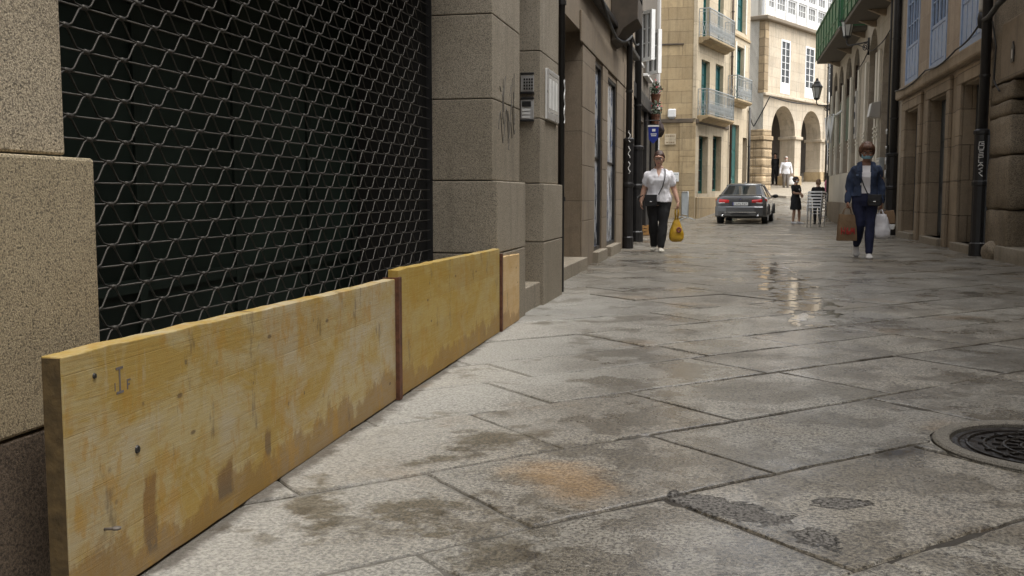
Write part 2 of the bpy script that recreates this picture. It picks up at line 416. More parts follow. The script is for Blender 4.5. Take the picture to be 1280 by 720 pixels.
def paving():
    """big slabs laid on the diagonal; the rows and joints of the first metres are measured, the rest follow their rhythm"""
    S = 1/math.sqrt(2)
    qs = [-3.6, -2.9, -2.2, -1.5, -.75, .05, .8, 1.58, 2.31, 2.97, 3.69, 4.30, 4.80]
    while qs[-1] < 54: qs.append(qs[-1] + rnd.uniform(.56, .82))
    fixed = {2.31: [.45, 1.555, 2.565, 3.92, 4.9], 2.97: [.3, 1.1, 2.155, 3.04, 4.1, 5.1], 3.69: [.5, 1.72, 2.6, 4.02, 5.09], 1.58: [-.1, 1.18, 2.05, 3.3, 4.3]}
    V = []; F = []; T = []
    MH = Vector((1.22, 4.02))
    for j in range(len(qs)-1):
        q0, q1 = qs[j], qs[j+1]
        pr = fixed.get(round(q0, 2))
        ps = list(pr) if pr else [rnd.uniform(-7, -6)]
        ps.sort()
        while ps[-1] < 54: ps.append(ps[-1] + rnd.uniform(.75, 1.35))
        while ps[0] > -8: ps.insert(0, ps[0] - rnd.uniform(.8, 1.3))
        for i in range(len(ps)-1):
            p0, p1 = ps[i], ps[i+1]
            cx, cy = (p0+p1-q0-q1)/2*S, (p0+p1+q0+q1)/2*S
            if cy < -3 or cy > 88: continue
            if cy < 35 and not (-2.9 < cx < 5.0): continue
            if cy >= 35 and not (-9 < cx < 14): continue
            far = cy > 14
            gap = rnd.uniform(.0012, .0045)
            tilt = (rnd.gauss(0, .0022), rnd.gauss(0, .0022)); dz = rnd.uniform(-.003, .004)
            a, b, c, d = p0+gap, p1-gap, q0+gap, q1-gap
            n = 1 if far else max(6, int((b-a)/.045)); m = 1 if far else max(5, int((d-c)/.045))
            loop = [(a+(b-a)*k/n, c) for k in range(n)] + [(b, c+(d-c)*k/m) for k in range(m)] + [(b-(b-a)*k/n, d) for k in range(n)] + [(a, d-(d-c)*k/m) for k in range(m)]
            N = len(loop)
            mp, mq = (a+b)/2, (c+d)/2
            sk = rnd.uniform(-.015, .015)
            rings = []
            for (ins, low, jit) in ((.0, .040, .2), (.0, .007, 1.0), (.005, .0015, 1.0), (.015, 0.0, .7)):
                ring = []
                for k, (p, q) in enumerate(loop):
                    e = 0
                    if not far:
                        nz = noise.noise(Vector((p*9, q*9, j*.37+i))) + .6*noise.noise(Vector((p*31, q*31, i*1.3)))
                        e = max(0, .003 + .0075*nz)*jit
                        if noise.noise(Vector((p*3.1, q*3.1, 7.7))) > .42: e += .012*jit
                    wx = Vector((p*.55, q*.55, 3.3)); wy = Vector((p*.55, q*.55, 8.1)); hx = Vector((p*2.3, q*2.3, 1.1))
                    P = p + (ins+e)*(1 if p < mp else -1); Q = q + (ins+e)*(1 if q < mq else -1)
                    P += .022*noise.noise(wx) + .007*noise.noise(hx); Q += .022*noise.noise(wy) + .007*noise.noise(hx*1.3)
                    x, y = (P-Q)*S, (P+Q)*S
                    z = H(x, y) + dz + tilt[0]*(P-mp) + tilt[1]*(Q-mq) - low
                    ring.append((x, y, z))
                rings.append(ring)
            # leave the hole for the manhole
            def hole(pt):
                d_ = Vector(pt[:2]) - MH
                if d_.length < .435 and d_.length > 0: 
                    d_ = d_.normalized()*.435; return (MH.x+d_.x, MH.y+d_.y, pt[2])
                return pt
            base = len(V)
            rings = [[hole(p) for p in r] for r in rings]
            for r in rings: V += r
            for u in range(3):
                for k in range(N):
                    F.append((base+u*N+k, base+u*N+(k+1) % N, base+(u+1)*N+(k+1) % N, base+(u+1)*N+k))
            F.append(tuple(base+3*N+k for k in range(N)))
            tn = (max(0, min(1, rnd.gauss(.5, .26))), max(0, min(1, rnd.gauss(.25, .3))))
            for jt in (1.3, 1.3, 1.0, 0.0): T += [(tn[0], tn[1], 0 if far and jt < 1 else jt, 1)]*N
    me = bpy.data.meshes.new('pavement'); me.from_pydata(V, [], F)
    ca = me.color_attributes.new('tone', 'FLOAT_COLOR', 'POINT')
    ca.data.foreach_set('color', [c for t in T for c in t])
    bm = bmesh.new(); bm.from_mesh(me)
    # cut the manhole's bed out of the slabs that cover it
    geo = [f for f in bm.faces if (Vector(f.calc_center_median()[:2])-MH).length < 1.6]
    bmesh.ops.triangulate(bm, faces=[f for f in geo if len(f.verts) > 4])
    near = [f for f in bm.faces if (Vector(f.calc_center_median()[:2])-MH).length < 1.6]
    for k in range(48):
        a = 2*math.pi*k/48
        pt = Vector((MH.x+.43*math.cos(a), MH.y+.43*math.sin(a), 0)); nrm = Vector((math.cos(a), math.sin(a), 0))
        near = [f for f in bm.faces if f.is_valid and (Vector(f.calc_center_median()[:2])-MH).length < 1.6]
        es = {e for f in near for e in f.edges}; vs = {v for f in near for v in f.verts}
        # cut only near this tangent point: keeps the disc a 48-gon
        if k % 4 == 0:
            bmesh.ops.bisect_plane(bm, geom=list(vs)+list(es)+near, plane_co=pt, plane_no=nrm, dist=1e-5)
    kill = [f for f in bm.faces if (Vector(f.calc_center_median()[:2])-MH).length < .43 and all(((v.co.xy-MH).length < .47) for v in f.verts)]
    bmesh.ops.delete(bm, geom=kill, context='FACES')
    bmesh.ops.recalc_face_normals(bm, faces=bm.faces)
    bm.to_mesh(me); bm.free()
    me.materials.append(M['paving'])
    o = bpy.data.objects.new('pavement', me); col.objects.link(o)
    tag(o, kind='structure'); return o
paving()

def sidewalk():
    """raised kerb in front of the arcade, following the rise"""
    P0 = Vector((1.65, 52.0)); u = Vector((.452, .892)); n = Vector((.892, -.452))
    rows = []
    for k in range(27):
        s = -1.5 + k
        rows.append([P0 + u*s + n*2.0, P0 + u*s + n*1.985, P0 + u*s - n*6.0])
    mb = MB(); V = []; F = []
    for r in rows:
        a, b, c = r
        V += [(a.x, a.y, H(a.x, a.y)-.1), (a.x, a.y, H(a.x, a.y)+.10), (b.x, b.y, H(b.x, b.y)+.115), (c.x, c.y, H(c.x, c.y)+.115)]
    for k in range(len(rows)-1):
        for i in range(3): F.append((k*4+i, k*4+i+1, (k+1)*4+i+1, (k+1)*4+i))
    F.append((0, 1, 2, 3))
    tag(mb.add(V, F).build('sidewalk', M['granite_grey']), kind='structure')
sidewalk()

# ------------------------------------------------------------------ wall builder
def arch_z(o, u):
    """height of the opening's head at u"""
    if not o.get('arch'): return o['z1']
    c = (o['u0']+o['u1'])/2; w = (o['u1']-o['u0'])/2
    t = min(1, abs(u-c)/w)
    return o['z1'] - o['arch']*(1-math.sqrt(max(0, 1-t*t)))
def wall(mb, u0, u1, z0, z1, ops=(), t=.3, y=0.0):
    cuts = {u0, u1}
    for o in ops:
        cuts |= {o['u0'], o['u1']}
        if o.get('arch'):
            for k in range(1, 16):
                c = (o['u0']+o['u1'])/2; w = (o['u1']-o['u0'])/2
                cuts.add(c - w*math.cos(math.pi*k/16))
    cs = sorted(c for c in cuts if u0-1e-6 <= c <= u1+1e-6)
    for a, b in zip(cs, cs[1:]):
        if b-a < 1e-6: continue
        m = (a+b)/2
        here = sorted([o for o in ops if o['u0'] < m < o['u1']], key=lambda o: o['z0'])
        ca = cb = z0
        for o in here + [None]:
            na, nb = (o['z0'], o['z0']) if o else (z1, z1)
            if na > ca or nb > cb:
                mb.add([(a, y, ca), (b, y, cb), (b, y, nb), (a, y, na)], [(0, 1, 2, 3)])
                mb.add([(a, y+t, ca), (b, y+t, cb), (b, y+t, nb), (a, y+t, na)], [(3, 2, 1, 0)])
            if o:
                ca, cb = arch_z(o, a), arch_z(o, b)
                mb.add([(a, y, ca), (b, y, cb), (b, y+t, cb), (a, y+t, ca)], [(0, 1, 2, 3)])
                mb.add([(a, y, o['z0']), (b, y, o['z0']), (b, y+t, o['z0']), (a, y+t, o['z0'])], [(3, 2, 1, 0)])
    for o in ops:
        for u, fl in ((o['u0'], 0), (o['u1'], 1)):
            zt = o['z1'] - o.get('arch', 0)
            q = [(u, y, o['z0']), (u, y+t, o['z0']), (u, y+t, zt), (u, y, zt)]
            mb.add(q, [(0, 1, 2, 3) if fl else (3, 2, 1, 0)])
    mb.add([(u0, y, z0), (u0, y+t, z0), (u0, y+t, z1), (u0, y, z1)], [(3, 2, 1, 0)])
    mb.add([(u1, y, z0), (u1, y+t, z0), (u1, y+t, z1), (u1, y, z1)], [(0, 1, 2, 3)])
    mb.add([(u0, y, z1), (u1, y, z1), (u1, y+t, z1), (u0, y+t, z1)], [(0, 1, 2, 3)])
    return mb
def op(u0, u1, z0, z1, arch=0): return dict(u0=u0, u1=u1, z0=z0, z1=z1, arch=arch)

def raw(mb, name, mat, parent, loc=None, rz=None, bevel=0):
    """walls are open shells: keep their own winding"""
    me = bpy.data.meshes.new(name); me.from_pydata(mb.v, [], mb.f); me.materials.append(mat)
    o = bpy.data.objects.new(name, me); col.objects.link(o); o.parent = parent
    if loc: o.location = loc
    if rz is not None: o.rotation_euler = (0, 0, rz)
    return o

def window(parent, u0, u1, z0, z1, y, nx=2, nz=3, frame=None, pane=None, fw=.06, solid=0, name='window', **k):
    """framed window with glazing bars; the lowest `solid` metres are a boarded panel"""
    mb = MB(); d = .05
    mb.box(u0, u0+fw, y-d, y+d, z0, z1).box(u1-fw, u1, y-d, y+d, z0, z1)
    mb.box(u0+fw, u1-fw, y-d, y+d, z1-fw, z1).box(u0+fw, u1-fw, y-d, y+d, z0, z0+fw)
    zb = z0+fw
    if solid:
        zb = z0+solid
        mb.box(u0+fw, u1-fw, y-.02, y+.02, z0+fw, zb)
        mb.box(u0+fw, u1-fw, y-.035, y+.035, zb-.04, zb+.02)
        w = (u1-u0-2*fw)/4
        for i in range(4): mb.box(u0+fw+w*i+.03, u0+fw+w*(i+1)-.03, y-.032, y-.02, z0+fw+.05, zb-.08)
    for i in range(1, nx):
        x = u0+fw+(u1-u0-2*fw)*i/nx; w = .035 if (nx % 2 == 0 and i == nx//2) else .014
        mb.box(x-w, x+w, y-.037, y+.037, zb, z1-fw)
    for i in range(1, nz):
        z = zb+(z1-fw-zb)*i/nz
        mb.box(u0+fw, u1-fw, y-.028, y+.028, z-.013, z+.013)
    w = mb.build(name, frame or M['whitepaint'], parent, **k)
    MB().box(u0+fw*.5, u1-fw*.5, y-.006, y+.006, zb, z1-fw*.5).build('pane', pane or M['glass'], w)
    return w

def door(parent, u0, u1, z0, z1, y, mat, leaves=2, handle=True, panels=3, glass=None, **k):
    mb = MB(); w = (u1-u0)/leaves
    for i in range(leaves):
        a, b = u0+w*i+.008, u0+w*(i+1)-.008
        mb.box(a, b, y, y+.05, z0+.01, z1)
        hh = (z1-z0)/panels
        for j in range(panels):
            mb.box(a+.09, b-.09, y-.018, y, z0+hh*j+.08, z0+hh*(j+1)-.05)
    d = mb.build('door', mat, parent, bevel=.006, seg=1, **k)
    if handle:
        MB().tube([(u0+w-.06, y-.02, z0+.95), (u0+w-.06, y-.07, z0+.97), (u0+w-.06, y-.07, z0+1.1), (u0+w-.06, y-.02, z0+1.12)], .012).build('handle', M['chrome'], d)
    return d

def railing(parent, u0, u1, y0, y1, z0, z1, mat, step=.12, name='railing', diag=False, **k):
    """balustrade round three sides of a slab; y0 front (negative), y1 wall"""
    mb = MB()
    path = [(u0, y1), (u0, y0), (u1, y0), (u1, y1)]
    for a, b in zip(path, path[1:]):
        L = math.dist(a, b); n = max(2, int(L/step))
        for zz, th in ((z1, .035), (z0+.08, .022), ((z0+z1)/2+.03, .016), (z1-.12, .016)):
            mb.bar((*a, zz), (*b, zz), th)
        for i in range(n+1):
            t = i/n; x, y = a[0]+(b[0]-a[0])*t, a[1]+(b[1]-a[1])*t
            mb.bar((x, y, z0), (x, y, z1), .018 if i % n else .035)
            if i < n and diag:
                t2 = (i+1)/n; x2, y2 = a[0]+(b[0]-a[0])*t2, a[1]+(b[1]-a[1])*t2
                h = (z0+z1)/2+.03
                mb.bar((x, y, z0+.08), (x2, y2, h), .013); mb.bar((x2, y2, z0+.08), (x, y, h), .013)
    return mb.build(name, mat, parent, **k)

# ------------------------------------------------------------------ LEFT: granite building with the grille
LB = thing('granite_building', 'grey brown granite shop building with square pillars, behind the wooden boards', 'building', (-1.56, 0, 0), R(90))
def stack(mb, u0, u1, y0, y1, zs, gap=.003):
    for a, b in zip(zs, zs[1:]): mb.box(u0, u1, y0, y1, a+gap, b-gap)
    return mb
def pillar(u0, u1, depth, up0, up1, zs_low, zs_up, label=None):
    p = stack(MB(), up0, up1, .035, depth, zs_up).build('pillar', M['granite'] if u0 < 5 else M['granite_grey'], LB, bevel=.006)
    pl = stack(MB(), u0, u1, 0, depth-.01, zs_low).build('plinth', M['granite_plinth'] if u0 < 5 else M['granite_grey'], p, bevel=.008)
    if label: tag(p, label)
    return p
p1 = pillar(-1.8, 2.235, .50, -1.8, 2.172, [.405, 1.047], [1.047, 1.95, 3.2], 'warm brown granite pillar with a dark base course')
obox('base_course', M['granite_base'], p1, -1.8, 2.235, .004, .49, -.3, .402, bevel=.006)
p2 = pillar(6.72, 7.70, .487, 6.72, 7.635, [-.3, .55, 1.057], [1.057, 1.618, 2.19, 3.2], 'grey granite pillar with scratched graffiti')
p3 = pillar(8.50, 9.49, .62, 8.50, 9.43, [-.3, .55, 1.06], [1.06, 1.618, 2.19, 3.2])
sg = MB()
for a in range(16):
    u = 6.95+rnd.uniform(0, .5); z = 1.45+rnd.uniform(-.1, .25)
    sg.bar((u, .033, z), (u+rnd.uniform(-.05, .08), .033, z+rnd.uniform(-.22, .25)), .006, .004)
pts = [(6.9+.55*k/20, .033, 1.42+.12*math.sin(k*.9)+.12*(k/20)) for k in range(21)]
sg.tube(pts, .004, 4)
sg.build('graffiti', plain('graffiti_scratch', (.11, .10, .085), .8), p2)
mb = MB(); stack(mb, -3, 9.62, .035, 1.6, [3.2, 4.3, 5.4, 6.6, 7.8, 9, 10.5])
mb.build('upper_wall', M['granite_grey'], LB, bevel=.006)
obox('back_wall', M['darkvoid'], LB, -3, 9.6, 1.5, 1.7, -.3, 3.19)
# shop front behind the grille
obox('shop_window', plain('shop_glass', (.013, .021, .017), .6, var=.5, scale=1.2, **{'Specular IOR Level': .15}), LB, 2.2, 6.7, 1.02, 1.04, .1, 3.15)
fr = MB()
for u in (2.25, 3.1, 4.0, 4.9, 5.85, 6.6): fr.box(u-.03, u+.03, 1.004, 1.018, .1, 3.1)
for z in (.55, 1.75, 2.4): fr.box(2.2, 6.7, 1.006, 1.016, z-.03, z+.03)
fr.build('shop_frame', plain('dark_green_frame', (.014, .021, .017), .7, **{'Specular IOR Level': .15}), LB)
# doorway between the pillars
obox('doorstep', M['granite_grey'], LB, 7.64, 8.5, .03, .6, -.2, .205, bevel=.008)
obox('partition', M['darkvoid'], LB, 6.725, 6.95, .489, 1.498, -.2, 3.19)
door(LB, 7.64, 8.5, .205, 3.1, .66, M['woodbrown'], 1)

# roller grille: bars and zigzag wires
GR = thing('security_grille', 'dark metal roller grille of horizontal rods and zigzag wires, closed over the shop window', 'grille', (-2.045, 2.2, 0), R(90))
rod0 = None; wav0 = None
L = 4.52; sp = .0702; pit = .2
NR = 36
for k in range(NR):
    z = .22 + sp*k
    if rod0 is None:
        rod0 = MB().tube([(0, 0, 0), (L, 0, 0)], .0036, 6).build('rod', M['steelwire'], GR, smooth=True)
        o = rod0
    else:
        o = rod0.copy(); col.objects.link(o)
    o.location = (0, 0, z)
    if wav0 is None:
        pts = []; n = int(L/pit)
        for i in range(n):
            a = i*pit
            pts += [(a-.016, -.005, .003), (a+.016, -.006, .003), (a+.032, -.008, .011), (a+.068, -.008, sp-.011), (a+.084, -.006, sp-.003), (a+.116, .002, sp-.003), (a+.132, .006, sp-.011), (a+.168, .006, .011)]
        wb = MB().tube(pts, .0036, 5)
        for i in range(n):   # clips that tie wire and rod
            wb.box(i*pit-.013, i*pit+.013, -.011, .006, -.006, .008)
        wav0 = wb.build('zigzag_wire', M['steelwire'], GR, smooth=True)
        w = wav0
    else:
        w = wav0.copy(); col.objects.link(w)
    w.location = (0 if k % 2 == 0 else pit/2 - .2*0, 0, z)
    if k % 2: w.location.x = -pit/2
MB().box(-.03, .012, -.03, .03, 0, 3.0).build('guide_rail', M['blackmetal'], GR)
MB().box(L-.010, L-.003, -.02, .02, 0, 3.0).build('guide_rail', M['blackmetal'], GR)

# ------------------------------------------------------------------ LEFT: brown stone house with papered windows
SB = thing('stone_house', 'brown stone house with papered narrow windows, next past the granite pillars', 'building', (-1.88, 0, 0), R(90))
ops = [op(9.9, 12.88, .1, 3.05), op(14.16, 14.98, .16, 2.86), op(15.66, 16.95, .16, 2.82), op(18.9, 19.7, .1, 2.9),
       op(10.6, 11.6, 4.4, 6.6), op(13.6, 14.6, 4.4, 6.6), op(16.15, 16.9, 4.2, 6.4), op(10.6, 11.6, 7.6, 9.6), op(13.6, 14.6, 7.6, 9.6), op(17.2, 18.3, 7.6, 9.6)]
raw(wall(MB(), 9.62, 20.15, -.4, 11, ops, .38), 'wall', M['shopstone'], SB)
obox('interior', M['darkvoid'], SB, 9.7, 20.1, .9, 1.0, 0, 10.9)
for a, b in ((12.9, 14.14), (15.0, 15.64), (16.97, 18.86)):
    st = MB(); zs = [-.2, .62, 1.35, 2.1, 2.9]
    stack(st, a, b, -.018, -.002, zs, .002); st.build('pilaster', M['shopstone'], SB, bevel=.006)
obox('lintel', M['shopstone'], SB, 12.7, 18.9, -.03, -.002, 2.905, 3.3, bevel=.01)
obox('string_course', M['blackmetal'], SB, 12.7, 20.1, -.12, -.002, 3.62, 3.70, bevel=.01)
door(SB, 9.95, 12.85, .12, 3.0, .42, M['woodbrown'], 3)
for a, b in ((14.0, 15.1), (15.6, 17.0), (9.9, 12.88)):
    obox('threshold', M['granite_grey'], SB, a, b, -.10, .37, -.2, .155, bevel=.01)
def papered(name):
    g = G(name)
    n = g.noise(2.6, 4, .6, g.map((3, 3, .8)))
    n2 = g.noise(6, 3, .6, g.map((2, 2, 1), loc=(4, 2, 1)))
    C = g.mix(g.ramp(n, .42, .48), (.03, .035, .04), (.50, .51, .52))
    C = g.mix(g.ramp(n2, .58, .62), C, (.05, .11, .27))
    return g.done(C, .25)
M['papered'] = papered('papered_glass')
window(SB, 14.16, 14.98, .16, 2.86, .055, 1, 2, M['blackmetal'], M['papered'], .05)
window(SB, 15.66, 16.95, .16, 2.82, .055, 1, 2, M['blackmetal'], M['papered'], .05)
door(SB, 18.92, 19.68, .1, 2.9, .2, M['woodbrown'], 1)
for a, b, c, d in ((10.6, 11.6, 4.4, 6.6), (13.6, 14.6, 4.4, 6.6), (16.15, 16.9, 4.2, 6.4), (10.6, 11.6, 7.6, 9.6), (13.6, 14.6, 7.6, 9.6), (17.2, 18.3, 7.6, 9.6)):
    window(SB, a, b, c, d, .2, 2, 4)
bal = MB().prism([(-.002, 3.40), (-.10, 3.44), (-.20, 3.60), (-.38, 3.72), (-.43, 3.74), (-.43, 4.1), (-.002, 4.1)], 'x', 16.1, 16.95)
bo = bal.build('balcony', plain('dark_weathered_stone', (.075, .06, .045), .85, var=.3, scale=5), SB, bevel=.012)
railing(bo, 16.12, 16.93, -.41, -.01, 4.1, 5.1, M['blackmetal'], .12)

# ------------------------------------------------------------------ LEFT: far dark shop house with white casements
DB = thing('shop_house', 'dark fronted narrow house with open white casements, far end of the left side', 'building', (-2.02, 0, 0), R(90))
ops = [op(21.6, 24.2, .1, 2.7), op(25.2, 28.2, .1, 2.7), op(21.8, 22.75, 3.9, 5.2), op(24.0, 25.4, 3.85, 5.1), op(22.0, 23.4, 6.9, 8.7), op(25.0, 26.5, 6.9, 8.7)]
raw(wall(MB(), 20.16, 28.9, -.4, 11.3, ops, .3), 'wall', M['dimplaster'], DB)
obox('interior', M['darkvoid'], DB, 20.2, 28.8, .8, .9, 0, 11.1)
obox('quoin', plaster('white_quoin', (.62, .60, .57)), DB, 28.4, 28.93, -.07, .33, -.2, 11.3, bevel=.01)
sf = MB()
for a, b in ((20.2, 21.55), (24.25, 25.15), (28.2, 28.38)): sf.box(a, b, -.08, -.002, -.1, 2.95)
sf.box(20.2, 28.38, -.14, -.002, 2.953, 3.25)
sf.build('shop_front', M['blackmetal'], DB, bevel=.01)
door(DB, 21.62, 24.18, .1, 2.68, .2, M['woodbrown'], 2)
window(DB, 25.22, 28.18, .1, 2.68, .15, 3, 1, M['blackmetal'])
for a, b, c, d in ((22.0, 23.4, 6.9, 8.7), (25.0, 26.5, 6.9, 8.7), ):
    if c > 6: window(DB, a, b, c, d, .12, 2, 3)
def casement(u, w, z0, z1, ang, nx, nz):
    """one sash swung out from its hinge on the wall"""
    s = window(DB, 0, w, z0, z1, 0, nx, nz, M['whitepaint'], M['palepane'], .07, name='casement')
    s.location = (u, -.05, 0); s.rotation_euler = (0, 0, ang)
casement(22.9, .42, 3.97, 5.07, R(-138), 2, 3)
casement(24.6, .5, 3.87, 4.9, R(-140), 2, 3)
obox('sill', M['whitepaint'], DB, 23.9, 25.5, -.12, -.003, 3.77, 3.83, bevel=.01)
obox('sill', M['whitepaint'], DB, 21.7, 22.85, -.12, -.003, 3.82, 3.88, bevel=.01)

# ------------------------------------------------------------------ FAR: yellow sandstone corner house
M['ledge'] = plain('weathered_ledge', (.11, .085, .06), .85, var=.4, scale=4)
YB = thing('corner_house', 'yellow sandstone corner house with green shutters and grey iron balconies, behind the car', 'building', (-1.29, 40, 0), 0)
raw(wall(MB(), -7, -.14, -.6, 13, [op(-5.2, -4.2, 4.6, 6.8)], .3), 'wall', M['yellowstone'], YB)
lw = MB().box(-6.9, -.1, -.08, -.002, 3.82, 3.98).box(-6.9, -.5, -.05, -.002, 6.83, 6.90)
lw.build('string_course', M['ledge'], YB, bevel=.02)
stack(MB(), -.62, .0, -.06, .5, [-.6, 1.15, 2.5, 3.82]).build('corner_pier', M['yellowstone'], YB, bevel=.015)
stack(MB(), -.14, .0, -.02, .3, [3.98, 5.2, 6.4, 7.6, 8.8, 10, 11.5, 13]).build('quoin', M['yellowtrim'], YB, bevel=.01)
window(YB, -5.2, -4.2, 4.6, 6.8, .2, 2, 4)
obox('plinth', M['yellowstone'], YB, -6.9, -.62, -.09, -.002, -.6, 1.05, bevel=.02)
rz = R(74.3)
ops = [op(.43, 1.67, 1.05, 3.35), op(2.34, 3.61, 1.15, 3.45), op(4.95, 6.35, .55, 4.1),
       op(.62, 1.75, 4.05, 6.35), op(2.55, 3.7, 4.05, 6.4), op(.72, 1.55, 7.15, 9.9), op(2.75, 3.55, 7.15, 9.9), op(5.6, 7.05, 8.2, 11.2), op(5.65, 6.9, 5.1, 7.55), op(7.0, 7.75, .55, 3.6)]
raw(wall(MB(), 0.006, 7.9, -.6, 13, ops, .42), 'wall', M['yellowtrim'], YB, rz=rz)
obox('interior', M['darkvoid'], YB,   .4, 7.8, .9, 1.0, 0, 12.8, rz=rz)
MB().box(-.02, 4.5, -.07, -.002, 3.80, 3.97).build('string_course', M['ledge'], YB, bevel=.02, rz=rz)
MB().box(4.9, 7.88, -.06, -.002, 7.9, 8.02).build('string_course', M['yellowstone'], YB, bevel=.02, rz=rz)
obox('plinth', M['yellowstone'], YB, .1, 4.8, -.07, -.002, -.6, .9, bevel=.02, rz=rz)
for i, o in enumerate(ops[:9]):
    if i == 2: door(YB, o['u0'], o['u1'], o['z0'], o['z1'], .15, M['greenpaint'], 2, rz=rz); continue
    g_ = i in (0, 1, 8)
    pn = M['glass'] if i < 3 else plain('teal_blind', (.02, .10, .105), .45)
    window(YB, o['u0'], o['u1'], o['z0'], o['z1'], .28 if i < 2 else .2, 2, 5, M['greenpaint'], pn, .09, rz=rz)
door(YB, 7.02, 7.73, .55, 3.58, .2, M['woodbrown'], 1, rz=rz)
sf = MB()
for o in (ops[7], ops[8]):
    sf.box(o['u0']-.16, o['u0']-.003, -.03, -.002, o['z0'], o['z1']+.15).box(o['u1']+.003, o['u1']+.16, -.03, -.002, o['z0'], o['z1']+.15)
sf.build('window_surround', M['cream'], YB, rz=rz)
def balcony(u0, u1, z, d, h, mat=M['yellowstone']):
    o = MB().prism([(-d, z), (-d, z-.07), (-d*.85, z-.13), (-d*.5, z-.16), (-.15, z-.24), (-.002, z-.26), (-.002, z)], 'x', u0, u1).build('balcony', mat, YB, bevel=.015, rz=rz)
    railing(o, u0+.03, u1-.03, -d+.03, -.01, z, z+h, M['ironrail'], .13, diag=True)
balcony(.18, 3.82, 7.15, .45, 1.08)
balcony(.18, 3.9, 4.12, .45, 1.02)
balcony(4.4, 6.8, 5.12, .45, .98)

# ------------------------------------------------------------------ FAR: arcade building
AB = thing('arcade_building', 'pale stone building with round arches and white glazed gallery above, up the rise', 'building', (1.65, 52, 0), R(63.1))
ops = [op(1.0, 3.95, .9, 5.62, 1.47), op(4.75, 7.45, 1.0, 5.6, 1.35), op(8.3, 11.0, 1.2, 5.6, 1.35), op(11.9, 14.6, 1.4, 5.6, 1.35),
       op(1.95, 3.1, 6.25, 9.0), op(5.05, 6.3, 6.25, 9.0), op(8.3, 9.5, 6.25, 9.0), op(11.6, 12.8, 6.25, 9.0)]
raw(wall(MB(), 0.0, 17, -.2, 9.7, ops, .85), 'wall', M['arcadestone'], AB)
for o in ops[4:]: window(AB, o['u0'], o['u1'], o['z0'], o['z1'], .04, 2, 6, M['whitepaint'], M['glass'], .10, solid=.55)
MB().box(-.1, 17, -.16, -.002, 5.98, 6.12).build('string_course', M['arcadestone'], AB, bevel=.03)
MB().box(-.2, 17, -.24, .8, 9.703, 9.92).build('cornice', plaster('weathered_cornice', (.27, .22, .16)), AB, bevel=.05)
for a, b in ((3.90, 4.80), (7.40, 8.35), (10.95, 11.95)): obox('capital', M['arcadestone'], AB, a-.02, b+.02, -.1, .95, 3.95, 4.12, bevel=.03)
for a, b, z in ((3.93, 4.77, 2.02), (7.43, 8.32, 2.3), (10.98, 11.92, 2.6)): obox('pillar_base', M['yellowstone'], AB, a-.03, b+.03, -.08, .93, .4, z, bevel=.03)
# vaulted walk behind the arches
MB().box(0, 17, 3.9, 4.0, 0, 6).box(0, 17, .86, 4.0, 5.85, 5.95).build('arcade_back', M['shade_room'], AB)
door(AB, 1.3, 3.1, 1.3, 4.0, 3.84, M['blackmetal'], 2); door(AB, 8.4, 10.0, 1.9, 4.4, 3.84, M['woodbrown'], 2)
# side wall, cream render over rubble
sw = raw(wall(MB(), -8.0, -.002, 4.3, 13.5, [], .4), 'side_wall', M['cream'], AB, rz=R(-90))
# rubble corner pier
rp = MB(); zz = [.2, 1.5, 1.95, 2.4, 2.85, 3.3, 3.75]
for a, b in zip(zz, zz[1:]):
    k = rnd.uniform(.35, .65)
    rp.box(-.05, .97, -.06, .5, a+.01, b-.01)
    rp.box(-.06, .5, .5, .5+k*.5, a+.01, b-.01).box(-.055, .5, .52+k*.5, 1.1, a+.01, b-.01)
o = rp.build('corner_pier', M['rubble'], AB); roughen(o, 3, .028, 2.6, 3)
MB().box(-.12, 1.02, -.12, 1.12, 3.76, 3.98).box(-.07, .9, -.07, 1.08, 3.985, 4.3).build('pier_capital', M['rubble'], AB, bevel=.04)
obox('quoin', M['rubble'], AB, -.035, .42, -.03, .3, 6.125, 9.70, bevel=.02)
obox('side_base', M['rubble'], AB, -.0, .4, 1.12, 8, -.2, 4.29)
# glazed gallery
gl = MB().box(-.05, 17, .10, .18, 9.923, 10.36)
for i in range(13): gl.box(.02+1.32*i-.08, .02+1.32*i+.08, .03, .15, 9.923, 13.4)
gl.box(-.05, 17, .04, .17, 11.15, 11.27).box(-.05, 17, .0, .2, 13.2, 13.5)
gl.build('gallery', M['whitepaint'], AB)
for i in range(9): window(AB, .11+1.32*i, 1.25+1.32*i, 10.363, 11.15, .14, 3, 2, M['whitepaint'], M['palepane'], .09, name='gallery_window')
for i in range(9): window(AB, .11+1.32*i, 1.25+1.32*i, 11.273, 13.2, .14, 3, 4, M['whitepaint'], M['palepane'], .09, name='gallery_window')
obox('gallery_wall', M['cream'], AB, 0, 17, .25, .4, 9.923, 13.4)

# ------------------------------------------------------------------ RIGHT side: local x = -world y
RB1 = thing('rubble_house', 'old house of rough hewn brown stone, at the right edge beside the drainpipe', 'building', (4.0, 0, 0), R(-90))
rw = MB()
zz = [-.2, .75, 1.55, 2.12, 2.34, 2.62]
for a, b in zip(zz, zz[1:]): rw.box(-16.75, -15.55 + rnd.uniform(-.05, .05), -.06, .6, a+.012, b-.012)
o = rw.build('jamb', M['roughstone'], RB1, bevel=.025, seg=1); roughen(o, 3, .035, 3.2, 5)
raw(wall(MB(), -16.98, 14, 2.66, 11.0, [op(-14.5, -13.2, 4.2, 5.9), op(-10.5, -9.2, 4.2, 5.9)], .5), 'wall', M['roughstone'], RB1)
raw(wall(MB(), -13.6, 14, -.3, 2.658, [op(-10.4, -9.2, 0, 2.3)], .5), 'wall', M['roughstone'], RB1)
obox('lintel', M['shopstone'], RB1, -16.3, -13.6, -.05, .45, 2.64, 3.5, bevel=.02)
